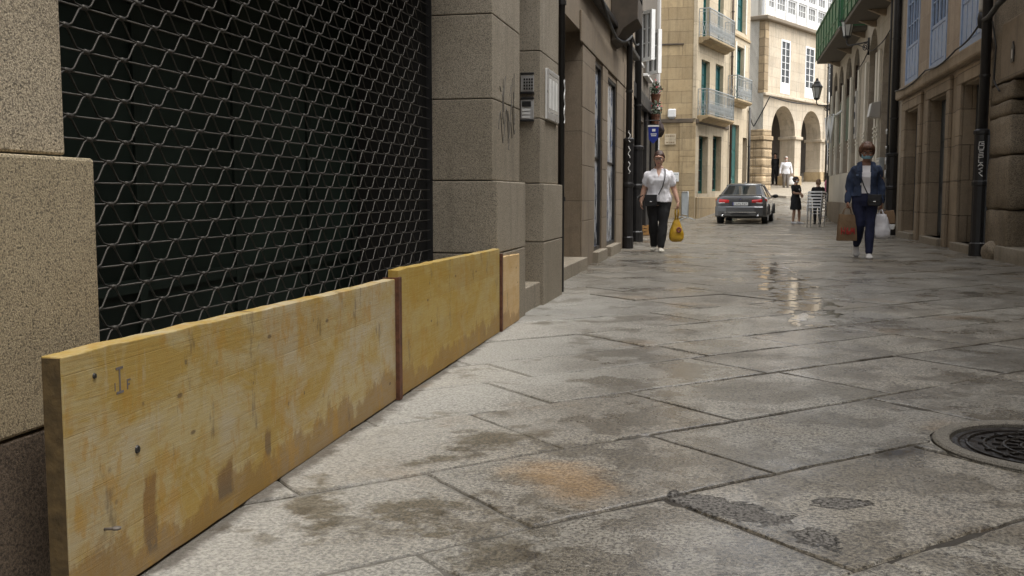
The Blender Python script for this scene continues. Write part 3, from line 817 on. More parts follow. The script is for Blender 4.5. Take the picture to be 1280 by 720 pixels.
window(RB1, -14.5, -13.2, 4.2, 5.9, .2, 2, 4); window(RB1, -10.5, -9.2, 4.2, 5.9, .2, 2, 4)
door(RB1, -10.4, -9.2, 0, 2.3, .25, M['woodbrown'], 2)
obox('interior', M['darkvoid'], RB1, -16.9, 13.9, .9, 1.0, -.2, 10.9)
o = MB().box(-16.0, -13.7, -.10, .55, -.2, .22).build('doorstep', M['granite_grey'], RB1, bevel=.02); roughen(o, 2, .015, 4, 2)
o = MB().ell((-16.3, -.05, .08), (.3, .14, .2), 12, 8).build('guard_stone', M['roughstone'], RB1); roughen(o, 1, .04, 5, 2)

RB2 = thing('block_house', 'brown block house with three doorways and pale blue windows, right of the street', 'building', (4.0, 0, 0), R(-90))
dops = [op(-18.85, -17.42, .14, 2.87), op(-21.75, -20.05, .14, 2.87), op(-24.5, -22.9, .16, 2.86)]
wops = [op(-19.3, -17.7, 3.5, 6.4), op(-22.05, -20.5, 3.5, 6.4), op(-24.9, -23.35, 3.5, 6.4)]
w3 = [op(o['u0'], o['u1'], 7.6, 9.9) for o in wops]
raw(wall(MB(), -25.3, -17.0, -.3, 3.12, dops, .55), 'wall', M['brownblock'], RB2)
raw(wall(MB(), -25.3, -17.0, 3.12, 6.9, wops, .35), 'wall', ashlar('pink_brown_stone', (.44, .355, .27), 1.5, .95, .006, .14, (.42, .36, .29), .25, (.22, .16, .10), .004, 50), RB2)
obox('cornice', M['brownblock'], RB2, -25.3, -17.02, -.16, -.002, 3.2, 3.44, bevel=.04)
obox('interior', M['darkvoid'], RB2, -25.2, -17.1, .9, 1.0, -.2, 6.8)
for o in dops:
    st = MB(); stack(st, o['u0']-.30, o['u0']-.004, -.06, -.002, [-.2, .6, 1.2, 2.0, 2.9], .003); stack(st, o['u1']+.004, o['u1']+.30, -.06, -.002, [-.2, .6, 1.2, 2.0, 2.9], .003)
    st.box(o['u0']-.30, o['u1']+.30, -.06, -.002, 2.903, 3.15)
    st.build('door_surround', M['brownblock'], RB2, bevel=.012)
    obox('doorstep', M['granite_grey'], RB2, o['u0']-.02, o['u1']+.02, -.14, .3, -.2, .14, bevel=.012)
    door(RB2, o['u0'], o['u1'], .14, o['z1'], .20, plain('slate_blue_door', (.028, .036, .041), .5, var=.2), 2)
for o in wops: window(RB2, o['u0'], o['u1'], o['z0'], o['z1'], .03, 4, 4, M['bluepaint'], glassy('wavy_glass', (.06, .065, .07), .08), .09, solid=.85)

RB3 = thing('arched_house', 'tall stone house with narrow arched openings and green balconies, far right of the street', 'building', (4.0, 0, 0), R(-90))
ed = [(-41.6, -40.1), (-39.7, -38.0), (-37.5, -35.6), (-35.1, -33.6), (-31.3, -29.7), (-28.6, -27.2)]
ops = []
for i, (a, b) in enumerate(ed):
    ops.append(op(a, b, 1.05 if i < 4 else .1, 5.72 if i != 5 else 5.2, (b-a)/2))
up = [op(-41, -39.8, 6.6, 9.2), op(-38, -36.8, 6.6, 9.2), op(-34.5, -33.3, 6.6, 9.2), op(-31, -29.8, 6.6, 9.2), op(-28.4, -27.4, 6.6, 9.2)]
raw(wall(MB(), -42.1, -25.32, -.4, 9.45, ops+up, .35), 'wall', ashlar('grey_tan_stone', (.46, .40, .315), 1.4, .8, .005, .16, None, .35, (.22, .17, .11), .004, 50), RB3)
obox('plinth', M['shopstone'], RB3, -42.13, -31.4, -.08, -.002, -.4, .72, bevel=.02)
obox('base_band', plaster('pale_band', (.60, .54, .44)), RB3, -42.12, -31.4, -.03, -.002, .723, 1.75, bevel=.01)
M['palecol'] = plaster('pale_column', (.72, .67, .56))
for u in (-41.75, -39.9, -37.75, -35.35, -33.3, -31.6, -29.4, -28.9):
    cl = MB()
    cl.box(u-.15, u+.15, -.07, -.002, 1.753, 4.9)
    for k in range(3): cl.box(u-.17, u+.17, -.095, -.071, 2.55+.12*k, 2.60+.12*k)
    cl.build('column', M['palecol'], RB3, bevel=.008)
obox('interior', M['darkvoid'], RB3, -42, -25.4, .9, 1.0, -.2, 9.35)
for i, (a, b) in enumerate(ed):
    if i < 4:
        obox('panel', M['greenpanel'], RB3, a, b, .06, .10, 2.9, 4.4)
        window(RB3, a, b, 4.403, 5.72, .1, 2, 2, M['woodbrown'], M['glass'], .06)
        obox('lower_panel', M['shopstone'], RB3, a, b, .10, .18, 1.05, 2.897)
    else: door(RB3, a, b, .1, 4.0, .25, M['woodbrown'], 2); window(RB3, a, b, 4.0, 5.7, .25, 2, 2, M['woodbrown'], M['glass'], .06)
for o in up: window(RB3, o['u0'], o['u1'], o['z0'], o['z1'], .1, 2, 4, M['whitepaint'])
def green_balcony(u0, u1, z, d):
    b = MB().box(u0, u1, -d, -.002, z-.12, z).build('balcony', plain('balcony_floor', (.10, .085, .065), .8), RB3, bevel=.01)
    r = MB().box(u0, u1, -d-.03, -d-.002, z+.0, z+1.0).box(u0-.03, u0, -d, -.01, z, z+1.0).box(u1, u1+.03, -d, -.01, z, z+1.0)
    n = int((u1-u0)/.9)
    for k in range(n+1):
        u = u0+(u1-u0)*k/n; r.box(u-.03, u+.03, -d-.055, -d-.031, z-.05, z+1.04)
    r.box(u0-.03, u1+.03, -d-.07, -d+.03, z+1.002, z+1.07)
    r.box(u0-.03, u1+.03, -d-.05, -d-.031, z+.3, z+.34)
    r.build('balcony_panel', M['greenbalcony'], b, bevel=.006)
    for k in range(3):
        u = u0+.5+(u1-u0-1)*k/2
        MB().prism([(-.003, z-.123), (-d*.6, z-.123), (-.12, z-.28), (-.003, z-.3)], 'x', u-.07, u+.07).build('bracket', M['brownblock'], b, bevel=.01)
green_balcony(-39.9, -32.0, 6.06, .8)
green_balcony(-30.6, -26.0, 6.0, .8)
# ------------------------------------------------------------------ boards against the grille
def board_mat(name, base, pale, dark, ochre, white=(.50, .455, .345), drips=()):
    g = G(name)
    x, y, z = g.xyz()
    gr = g.noise(5, 6, .65, g.map((1.0, 6, 26)), dist=.5)
    gr2 = g.noise(12, 5, .7, g.map((1.0, 10, 34), loc=(3, 0, 2)))
    blot = g.noise(3.2, 6, .68, g.map((1.0, 3, 1.6)), dist=.6); sc_ = g.noise(11, 4, .7, g.map((1.6, 2, .5), loc=(5, 5, 5)))
    worn = g.noise(1.6, 6, .7, g.map((1.2, 3, 1.6), loc=(7, 1, 4)), dist=.8)
    C = g.mix(g.ramp(blot, .44, .56), pale, base)
    C = g.mix(g.math('MULTIPLY', g.ramp(worn, .47, .60), .65), C, white)
    C = g.mix(g.math('MULTIPLY', g.ramp(g.noise(16, 5, .75, g.map((2.2, 1, .4), loc=(1, 9, 2))), .56, .66), .5), C, white)
    C = g.mix(g.math('MULTIPLY', g.ramp(gr, .35, .68), .28), C, ochre)
    C = g.mix(g.math('MULTIPLY', g.ramp(gr2, .54, .68), .4), C, dark)
    C = g.mix(g.math('MULTIPLY', g.ramp(sc_, .55, .68), .6), C, ochre)
    pl = g.math('MULTIPLY', g.math('FRACT', g.math('MULTIPLY', z, 7.2)), 1)
    pt = g.noise(1.0, 1, .5, g.comb(g.math('MULTIPLY', x, .35), 0, g.math('MULTIPLY', g.math('FLOOR', g.math('MULTIPLY', z, 7.2)), 3.7)))
    C = g.mix(g.math('MULTIPLY', g.ramp(pt, .4, .6), .35), C, g.mix(1, C, (.74, .66, .5), 'MULTIPLY'))
    seam = g.ramp(g.math('ABSOLUTE', g.math('SUBTRACT', pl, .5)), .488, .5)
    C = g.mix(g.math('MULTIPLY', seam, .12), C, dark)
    # soaked lower edge with a ragged upper line, and drip stains
    e = g.math('ADD', z, g.math('MULTIPLY', g.math('SUBTRACT', g.noise(3.0, 6, .72, g.map((1, 1, .6))), .5), .55))
    soak = g.ramp(e, .13, .09, 'SMOOTH')
    C = g.mix(g.math('MULTIPLY', soak, .62), C, g.mix(gr, (.17, .085, .02), (.32, .175, .045)))
    for (du, dw, dz0, dz1) in drips:
        nn = g.math('MULTIPLY', g.math('SUBTRACT', g.noise(9, 5, .7, g.map((1, 1, .6), loc=(du*7, 0, 0))), .5), dw*2.2)
        mx = g.ramp(g.math('ABSOLUTE', g.math('ADD', g.math('SUBTRACT', x, du), nn)), dw, dw*.6, 'SMOOTH')
        mz = g.math('MULTIPLY', g.ramp(g.math('ADD', z, nn), dz1, dz1-.03, 'SMOOTH'), g.ramp(z, dz0, dz0+.02))
        C = g.mix(g.math('MULTIPLY', g.math('MULTIPLY', mx, mz), .8), C, g.mix(g.ramp(z, dz0, dz0+.12), (.13, .105, .075), (.21, .10, .02)))
    sw = g.noise(4.2, 6, .75, g.map((2.4, 1, 1.2), rot=(0, R(52), 0), loc=(3, 3, 8)))
    C = g.mix(g.math('MULTIPLY', g.ramp(sw, .54, .62), .55), C, ochre)
    st = g.noise(7, 4, .7, g.map((1, 1, .35), loc=(2, 8, 3)))
    C = g.mix(g.math('MULTIPLY', g.ramp(st, .60, .66), .55), C, (.12, .085, .055))
    kn = g.vor(4.3, g.map((1, .2, 2.2)))
    C = g.mix(g.math('MULTIPLY', g.ramp(kn, .085, .05), .75), C, (.10, .06, .03))
    sp = g.vor(13, g.map((1, .2, 1.0)))
    C = g.mix(g.math('MULTIPLY', g.ramp(sp, .12, .07), g.math('MULTIPLY', g.ramp(blot, .35, .6), .6)), C, (.09, .07, .06))
    r = g.rng(gr, .3, .7, .5, .72)
    h = g.math('ADD', gr, g.math('MULTIPLY', gr2, .7))
    return g.done(C, r, g.bump(g.math('SUBTRACT', h, g.math('MULTIPLY', seam, .3)), .0014, .8))
M['board'] = board_mat('shuttering_board', (.44, .31, .085), (.50, .415, .215), (.19, .11, .04), (.43, .235, .028), drips=((.335, .035, .03, .25), (.75, .05, .05, .17), (1.05, .03, .1, .2)))
M['board_yellow'] = board_mat('yellow_shuttering_board', (.43, .29, .055), (.47, .35, .11), (.17, .10, .045), (.40, .225, .025), (.46, .375, .18))
M['board_fresh'] = board_mat('fresh_board', (.60, .42, .20), (.66, .49, .27), (.42, .25, .10), (.56, .34, .12), (.66, .50, .28))
M['endgrain'] = plain('board_end', (.10, .066, .026), .8, var=.45, scale=22, bump=.003)

def board(label, a, b, h0, h1, th, mat, edge=True):
    """a -> b: foot of the front face; local X runs along the board"""
    a = Vector((*a, 0)); b = Vector((*b, 0)); d = b-a; L = d.length
    t = thing('shuttering_board', label, 'board', a, math.atan2(d.y, d.x), 'shuttering boards along the shopfront')
    mb = MB(); n = 40; top = []; V = []
    z0 = .004
    rg = []
    for i in range(n+1):
        x = L*i/n; z = h0+(h1-h0)*i/n + .0035*noise.noise(Vector((x*7, h0*9, 1.3))) + .003*noise.noise(Vector((x*26, h0, 4)))
        zb = z0 + .004*max(0, noise.noise(Vector((x*8, h0, 9))))
        rg.append([(x, 0, zb), (x, 0, z), (x, th, z+.002), (x, th, zb)])
    mb.loft(rg)
    o = mb.build('panel', mat, t, bevel=.003)
    return t
b1 = board('long worn board, whitish and stained, nearest the camera with a nail in it', (-1.416, 1.885), (-1.4975, 4.372), .600, .566, .05, M['board'])
b2 = board('yellow board, taller than its neighbours, in the middle between two rusty uprights', (-1.493, 4.385), (-1.541, 6.70), .607, .585, .05, M['board_yellow'])
b3 = board('short fresh pale board leaning on the grey granite pillar', (-1.532, 6.765), (-1.546, 7.40), .525, .51, .025, M['board_fresh'])
p0 = next(c for c in b1.children if c.name.startswith('panel'))
# end face, nail, bolt, stamp and stains on the long board
MB().box(-.002, 0, .003, .047, .008, .596).build('end_face', M['endgrain'], b1)
nl = MB().tube([(.135, -.030, .172), (.135, .0, .168)], .004, 6).lathe([(0, -.002), (.011, -.002), (.011, .003), (0, .003)], (.135, -.031, .172), 8)
nl.build('nail', plain('dull_nail', (.16, .14, .12), .6, .4), b1, smooth=True)
for u, z, r in ((.285, .322, .011), (.118, .537, .007)):
    pass
    MB().lathe([(0, 0), (r, 0), (r*.8, .004), (0, .005)], (0, 0, 0), 10).build('bolt', M['castiron'], b1, loc=(u, 0, z)).rotation_euler = (R(90), 0, 0)
ink = MB()
def stroke(mb, pts, w=.006, y=-.0006, t=.0008):
    for p, q in zip(pts, pts[1:]): mb.bar((p[0], y, p[1]), (q[0], y, q[1]), t, w) if abs(p[0]-q[0]) < abs(p[1]-q[1]) else mb.bar((p[0], y, p[1]), (q[0], y, q[1]), w, t)
def flat(mb, x0, x1, z0, z1): mb.box(x0, x1, -.0008, .001, z0, z1)
flat(ink, .205, .235, .535, .541); flat(ink, .217, .223, .482, .535); flat(ink, .205, .235, .476, .482)
flat(ink, .250, .254, .480, .505); flat(ink, .254, .266, .501, .505); flat(ink, .254, .262, .490, .494); flat(ink, .198, .201, .485, .505)
ink.build('stamp', plain('faded_stamp', (.16, .14, .13), .8), b1)

def upright(label, x, y, h, w, d):
    t = thing('steel_upright', label, 'upright', (x, y, 0), R(92))
    MB().box(-w/2, w/2, -.008, .004, 0, h).build('flange', M['rust'], t, bevel=.0015)
    MB().box(-w/2-.004, -w/2, -.008, d, 0, h).build('web', M['rust'], t, bevel=.001)
    return t
upright('rusty steel upright between the long worn board and the yellow board', -1.487, 4.375, .575, .045, .07)
upright('rusty steel upright between the yellow board and the short pale board', -1.535, 6.735, .55, .04, .06)

# ------------------------------------------------------------------ manhole
mh = thing('manhole', 'round iron manhole cover in a pale stone ring, set in the wet paving', 'manhole', (1.22, 4.02, .014))
ring = []
N = 48
MB().loft([[(r*math.cos(2*math.pi*k/N), r*math.sin(2*math.pi*k/N), z) for k in range(N)] for r, z in ((.362, -.06), (.362, -.004), (.370, .002), (.415, .002), (.424, -.006), (.424, -.06))], caps=False).build('ring', granite('manhole_ring', (.165, .15, .125), .5, 1.4, 120), mh)
M['wetiron'] = plain('wet_cast_iron', (.017, .014, .012), .36, .1, var=.5, scale=9, bump=.012, bscale=16, **{'Specular IOR Level': .3})
MB().lathe([(0, -.018), (.325, -.018), (.332, -.014), (.352, -.014), (.354, -.06), (0, -.06)], (0, 0, 0), N).build('cover', M['wetiron'], mh)
pat = MB()
for r in (.30, .24, .17, .11): pat.tube([(r*math.cos(2*math.pi*k/40), r*math.sin(2*math.pi*k/40), -.0165) for k in range(40)], .007, 6, closed=True)
for k in range(16):
    a = 2*math.pi*k/16
    for r0, r1 in ((.12, .16), (.18, .21), (.23, .26)): pat.bar((r0*math.cos(a+r0), r0*math.sin(a+r0), -.015), (r1*math.cos(a+r0), r1*math.sin(a+r0), -.015), .016, .010)
pat.build('cover_pattern', M['wetiron'], mh)
MB().lathe([(0, -.05), (.36, -.05), (.36, -.052), (0, -.052)], (0, 0, 0), N).build('seat', M['grout'], mh)

# ------------------------------------------------------------------ wall fittings, left
ip = thing('intercom', 'grey two part door intercom on the side of the second granite pillar', 'intercom', (-1.70, 8.498, 1.59), 0)
for z0, z1 in ((.0, .205), (.235, .415)):
    f = obox('panel', M['alu'], ip, -.062, .052, -.022, -.002, z0+.018, z1-.018, bevel=.003)
    MB().box(-.064, .054, -.03, -.002, z1-.016, z1).box(-.064, .054, -.03, -.002, z0, z0+.016).build('end_cap', M['blackmetal'], f, bevel=.002)
bt = MB()
for i in range(4):
    for j in range(4): bt.box(-.035+.022*j, -.021+.022*j, -.028, -.0222, .27+.026*i, .287+.026*i)
bt.build('button', M['blackmetal'], ip)
for i in range(3): obox('name_strip', M['whitesign'], ip, -.05, .02, -.026, -.0222, .03+.03*i, .048+.03*i)
obox('camera_window', M['blackmetal'], ip, -.05, .03, -.027, -.0222, .125, .172, bevel=.004)

pf = thing('poster_frame', 'white framed notice case on the street face of the second granite pillar', 'notice case', (-1.594, 8.72, 1.63), R(90))
MB().box(0, .60, -.02, -.002, 0, .44).build('backing', M['whitesign'], pf, bevel=.004)
fb = MB().box(0, .04, -.026, -.0202, 0, .44).box(.56, .60, -.026, -.0202, 0, .44).box(.042, .558, -.026, -.0202, .40, .44).box(.042, .558, -.026, -.0202, 0, .06)
fb.build('frame', M['alu'], pf, bevel=.004)
MB().box(.042, .558, -.024, -.0205, .065, .395).build('pane', glassy('notice_glass', (.45, .45, .44), .1, .1), pf)
nt = MB()
for i in range(3): nt.box(.08+.16*i, .20+.16*i, -.0252, -.0242, .10, .36)
nt.build('notice', M['whitesign'], pf)

def drainpipe(label, x, y, z0, z1, r, mat=None, base=None, clamp=True):
    t = thing('drainpipe', label, 'drainpipe', (x, y, 0))
    MB().tube([(0, 0, z0), (0, 0, z1)], r, 12).build('pipe', mat or M['blackmetal'], t, smooth=True)
    z = z0+.9
    while z < z1: MB().lathe([(r, 0), (r+.012, 0), (r+.012, .04), (r, .04)], (0, 0, z), 12).build('clamp', M['castiron'], t); z += 1.9
    if base: MB().lathe([(base*1.15, z0), (base*1.15, z0+.2), (base, z0+.22), (base, z0+1.1), (base*1.12, z0+1.12), (base*1.12, z0+1.17), (base, z0+1.2), (base, z0+1.9), (base*1.15, z0+1.92), (base*1.15, z0+1.97), (r, z0+2.0)], (0, 0, 0), 12).build('cast_shoe', M['blackmetal'], t, smooth=False)
    return t
dp = drainpipe('dark drainpipe with white paint scribbles, beside the second granite pillar', -1.615, 9.74, 0, 10, .032)
w_ = MB()
pts = [(.030, -.01+.012*math.sin(k*1.3), 1.66+.030*k) for k in range(15)]
w_.tube(pts, .008, 5); w_.build('scribble', M['whitesign'], dp)
dp2 = drainpipe('thick black drainpipe with white scribbles at the far end of the brown stone house', -1.77, 18.1, 0, 10, .055, base=.09)
w_ = MB()
for k in range(3): w_.tube([(.02+.02*math.sin(i*1.7+k), -.095, 1.35+.28*k+.035*i) for i in range(7)], .007, 5)
w_.build('scribble', M['whitesign'], dp2)
dp3 = drainpipe('tall black drainpipe at the start of the dark shop house', -1.86, 20.9, 0, 10.5, .07, base=.12)
# cables along the left wall
def cable(name, label, pts, r=.012):
    P = [Vector(p) for p in pts]; out = []
    for a, b in zip(P, P[1:]):
        for k in range(8):
            t = k/8; p = a.lerp(b, t); p.z -= .09*math.sin(math.pi*t)*min(1, (b-a).length/3); out.append(p)
    out.append(P[-1])
    return tag(MB().tube(out, r, 5).build('cable', M['cable'], smooth=True), label, 'cable')
cable('cable', 'black cables sagging along the brown stone house under its balcony', [(-1.72, 12.9, 3.80), (-1.72, 15.5, 3.36), (-1.72, 18.0, 3.78), (-1.85, 20.8, 4.05)], .022)

# plants and sign at the end of the left side
def leafy(mb, c, r, n, s):
    for _ in range(n):
        d = Vector((rnd.gauss(0, 1), rnd.gauss(0, 1), rnd.gauss(0, 1))).normalized()*rnd.random()**.5
        p = Vector(c)+Vector((d.x*r[0], d.y*r[1], d.z*r[2]))
        u = Vector((rnd.gauss(0, 1), rnd.gauss(0, 1), rnd.gauss(0, 1))).normalized(); v = u.orthogonal().normalized()
        k = s*rnd.uniform(.6, 1.3)
        mb.add([p-u*k, p-v*k*.5, p+u*k, p+v*k*.5], [(0, 1, 2, 3)])
def flowers(label, x, y, z):
    t = thing('flower_pot', label, 'flower pot', (x, y, z), 0, 'flower pots on the dark shop house')
    MB().lathe([(0, 0), (.09, 0), (.12, .2), (.13, .2), (.13, .24), (.11, .24), (.1, .22), (0, .22)], (0, 0, 0), 12).build('pot', M['rust'], t, smooth=False)
    MB().box(-.16, .02, -.1, .1, -.02, -.003).build('shelf', M['blackmetal'], t)
    lm = MB(); leafy(lm, (0, 0, .36), (.17, .22, .2), 160, .05); lm.build('leaves', plain('geranium_leaf', (.035, .05, .025), .6, var=.4), t)
    fm = MB(); leafy(fm, (.03, -.05, .42), (.18, .2, .2), 24, .03); fm.build('petals', plain('red_petal', (.34, .04, .05), .6, var=.3), t)
flowers('upper pot of red geraniums on the wall above the blue sign, under the casement', -1.86, 25.9, 3.30)
flowers('lower dark leafed flower pot right above the blue sign', -1.80, 25.0, 2.72)
bs_ = thing('hanging_sign', 'small blue shield shaped hanging sign above the woman in the white shirt', 'sign', (-2.0, 24.2, 2.2), 0)
MB().prism([(.10, .40), (.345, .40), (.335, .12), (.22, 0), (.115, .10)], 'y', -.012, .012).build('shield', M['bluesign'], bs_)
MB().box(.09, .355, -.016, .016, .403, .44).build('top_strip', M['whitesign'], bs_)
MB().tube([(0, 0, .55), (.38, 0, .55)], .012, 6).tube([(.13, 0, .55), (.13, 0, .43)], .006, 5).tube([(.32, 0, .55), (.32, 0, .43)], .006, 5).build('bracket', M['blackmetal'], bs_)
lt = MB()
for i, (a, b, z) in enumerate(((.19, .27, .29), (.16, .30, .22), (.17, .29, .18))): lt.box(a, b, -.0145, -.0125, z, z+(.06 if i == 0 else .02))
lt.build('lettering', M['whitesign'], bs_)
aw = thing('folded_awning', 'folded dark shop awning beside the blue hanging sign', 'awning', (-2.02, 26.4, 2.75), R(90))
mb = MB(); rings = []
for k in range(9):
    u = -1.3+2.6*k/8
    rings.append([(u, -.03-.26*abs(math.cos(a))*(1+.15*math.sin(k*2.1+a*3)), .12*math.sin(a)*1.6-.05*math.sin(k*1.7)) for a in [math.pi*j/5-math.pi/2 for j in range(6)]])
mb.loft(rings).build('fabric', cloth('awning_fabric', (.035, .02, .02)), aw, smooth=True)
MB().tube([(-1.35, -.12, 0), (1.35, -.12, 0)], .03, 8).build('roller', M['blackmetal'], aw)

cr = thing('wooden_crate', 'low orange wooden crate on the paving by the dark shop front', 'crate', (-1.84, 24.3, 0), R(88))
mb = MB()
for z in (.02, .10, .18): mb.box(-.3, .3, -.16, -.145, z, z+.06).box(-.3, .3, .145, .16, z, z+.06).box(-.3, -.285, -.143, .143, z, z+.06).box(.285, .3, -.143, .143, z, z+.06)
mb.box(-.284, .284, -.143, .143, .005, .018)
for x in (-.28, .26):
    for y in (-.144, .124): mb.box(x, x+.02, y, y+.02, .0185, .239)
mb.build('slats', plain('crate_wood', (.42, .23, .08), .8, var=.35, scale=14), cr)

# ------------------------------------------------------------------ corner house fittings
def wallsign(name, label, cat, x, z, w, h, t, mat, frame=None, lines=0, ink=None):
    s = thing(name, label, cat, (x, 39.99, z), 0)
    obox('plate', mat, s, -w/2, w/2, -t, .0, -h/2, h/2, bevel=.008)
    if lines:
        mb = MB()
        for i in range(lines):
            zz = h*.3-h*.6*i/max(1, lines-1) if lines > 1 else 0; k = rnd.uniform(.5, .8)
            x0 = -w*.5*k
            while x0 < w*.5*k:
                l = rnd.uniform(.03, .09); mb.box(x0, min(x0+l, w*.5*k), -t-.004, -t-.001, zz-.02, zz+.02); x0 += l+.025
        mb.build('lettering', ink or M['ink'], s)
    return s
wallsign('stone_plaque', 'carved stone street plaque on the corner house below the dark ledge', 'plaque', -2.27, 3.18, .44, .42, .05, M['yellowtrim'], lines=2, ink=plain('carved_letters', (.24, .17, .1), .9))
wallsign('wall_sign', 'white rectangular wall sign on the corner house near the barrier', 'sign', -2.1, 1.70, .42, .36, .03, M['whitesign'], lines=2, ink=plain('pale_ink', (.40, .43, .46), .7))
lb = thing('wall_box', 'white electrical box with rounded top above the ledge of the corner house', 'box', (-2.22, 39.99, 4.0), 0)
MB().box(-.16, .16, -.14, 0, .02, .36).build('housing', M['whitesign'], lb, bevel=.05)
MB().box(-.1, .1, -.1, 0, -.018, .0).build('outlet', M['ironrail'], lb, bevel=.01)
dp4 = drainpipe('thin brown drainpipe between the two balconied parts of the corner house', -1.29+.27*4.68+.09, 40+.963*4.68-.025, .3, 12.5, .05, M['woodbrown'])
dp5 = drainpipe('pipe at the joint of the corner house and the rubble pier', -1.29+.27*7.75+.1, 40+.963*7.75-.03, .4, 5.0, .06, M['castiron'])

bar = thing('crowd_barrier', 'grey metal crowd barrier standing by the corner house', 'barrier', (-1.62, 39.0, H(-1.62, 39.0)), R(100))
mb = MB().tube([(-.9, 0, .12), (-.9, 0, 1.0), (-.82, 0, 1.08), (.82, 0, 1.08), (.9, 0, 1.0), (.9, 0, .12)], .021, 8).tube([(-.9, 0, .2), (.9, 0, .2)], .018, 6)
mb.build('frame', M['ironrail'], bar, smooth=True)
mb = MB()
for k in range(15): mb.tube([(-.8+.114*k, 0, .2), (-.8+.114*k, 0, 1.08)], .009, 5)
mb.build('bars', M['ironrail'], bar)
for x in (-.7, .7): MB().tube([(x, -.28, .0), (x, -.2, .06), (x, 0, .13), (x, .2, .06), (x, .28, .0)], .018, 6).build('foot', M['ironrail'], bar, smooth=True)

# ------------------------------------------------------------------ street lamps
def lantern(label, lx, ly, z, wx, wy, h=.8):
    """lantern standing on a scrolled arm from the wall point (wx, wy)"""
    t = thing('street_lamp', label, 'street lamp', (lx, ly, z), 0, 'iron wall lanterns on the right')
    s = h/.8
    def sq(r, zz, n=6): return [(r*s*math.cos(2*math.pi*k/n), r*s*math.sin(2*math.pi*k/n), zz*s) for k in range(n)]
    MB().loft([sq(.10, .08), sq(.18, .46)]).build('glass', M['lampglass'], t)
    fr = MB()
    for k in range(6):
        a = 2*math.pi*k/6
        fr.bar((.102*s*math.cos(a), .102*s*math.sin(a), .08*s), (.184*s*math.cos(a), .184*s*math.sin(a), .46*s), .018)
    fr.loft([sq(.06, .0), sq(.11, .05), sq(.112, .08)]).build('frame', M['blackmetal'], t)
    MB().loft([sq(.205, .46), sq(.21, .49), sq(.13, .60), sq(.115, .64), sq(.12, .66), sq(.07, .70), sq(.05, .74), sq(.045, .80), sq(.01, .81)]).build('cap', M['blackmetal'], t)
    d = Vector((wx-lx, wy-ly, 0)); L = d.length; e = d.normalized()
    arm = MB().tube([(0, 0, .02), (0, 0, -.12), e*.06+Vector((0, 0, -.2)), e*.16+Vector((0, 0, -.22)), e*L+Vector((0, 0, -.22))], .022, 6)
    sc_ = []
    for k in range(26):
        a = k*.42; r = .12*(1-k/34)
        sc_.append(e*(L-.16+r*math.cos(a))+Vector((0, 0, -.36+r*math.sin(a))))
    arm.tube(sc_, .014, 5).tube([e*L*.45+Vector((0, 0, -.22)), e*(L-.1)+Vector((0, 0, -.40)), e*L+Vector((0, 0, -.5))], .014, 5)
    arm.tube([e*(L-.02)+Vector((0, 0, -.6)), e*(L-.02)+Vector((0, 0, -.1))], .03, 6)
    arm.build('arm', M['blackmetal'], t, smooth=True)
lantern('black wall lantern under the green balcony, nearer of the two', 3.42, 32.0, 5.68, 3.96, 31.2, .86)
lantern('black wall lantern against the white windows of the arcade building', 3.40, 42.0, 4.78, 3.97, 41.9, .86)

# ------------------------------------------------------------------ wall fittings, right
def rpipe(label, y, r=.06, x=3.90, z1=11, base=None, mat=None): return drainpipe(label, x, y, 0, z1, r, mat, base)
dr = rpipe('thick black drainpipe with white vertical graffiti on its cast shoe, right', 16.92, .075, 3.88, 11, .115)
gf = MB()
zt = 1.72
x_, y_ = 3.84, 16.775
def gl_(pts): gf.tube([(x_+p[0]*.075, y_, zt+p[1]*.075) for p in pts], .0075, 5)
# a rounded scrawl of linked letters, top to bottom, closing in a zigzag
row = [[(.5, .9), (-.4, .9), (-.5, .2), (.5, .2), (.5, .55), (0, .55)],
       [(-.5, .0), (-.5, -.6), (.4, -.6), (.5, 0)],
       [(.4, -.8), (-.4, -.9), (-.3, -1.2), (.4, -1.25), (.4, -1.6), (-.5, -1.6)],
       [(-.4, -2.5), (-.4, -1.85), (.4, -1.85), (.45, -2.2), (-.3, -2.3)],
       [(-.4, -2.7), (-.4, -3.3), (.4, -3.35)],
       [(-.5, -4.1), (0, -3.5), (.5, -4.1), (.2, -3.85), (-.25, -3.85)],
       [(.4, -4.4), (-.35, -4.7), (.4, -5.1), (-.3, -5.5), (.1, -5.9), (.45, -6.2)]]
for r_ in row: gl_(r_)
gf.build('graffiti', M['whitesign'], dr, loc=(-3.88, -16.92, 0))
po = drainpipe('black double drainpipe with white drips between the block house and the arched house', 3.90, 25.75, 0, 11, .09, base=.16)
MB().tube([(.0, .65, 0), (.0, .65, 11)], .07, 10).build('pipe', M['blackmetal'], po, smooth=True)
MB().tube([(-.02, .28, 2.2), (-.02, .28, 11)], .05, 8).build('pipe', M['granite_grey'], po, smooth=True)
w_ = MB()
for z, l in ((2.45, .12), (2.1, .05), (1.72, .16), (1.4, .18)): w_.tube([(-.165, -.03, z), (-.172, -.05, z+l*.5), (-.165, -.03, z+l)], .018, 6)
w_.build('paint_drip', M['whitesign'], po)
dp8 = drainpipe('thin iron downpipe on the arcade building between two arches', 1.65+.452*7.9+.15, 52+.892*7.9-.07, 1.5, 9.6, .06, M['castiron'])
dp7 = drainpipe('dark drainpipe at the far corner of the arched house, behind the stacked chairs', 4.0, 42.2, -.1, 11, .09, base=.12)
mbx = thing('mail_box', 'small grey metal letter box on the wall of the arched house', 'letter box', (3.99, 28.0, 1.62), R(-90))
obox('housing', M['ironrail'], mbx, -.28, .28, -.12, 0, 0, .34, bevel=.01)
obox('flap', M['alu'], mbx, -.24, .24, -.13, -.1202, .22, .28, bevel=.004)
sbx = thing('sign_box', 'pale slanted sign box over the nearer door of the arched house', 'sign', (3.99, 28.9, 3.05), R(-90))
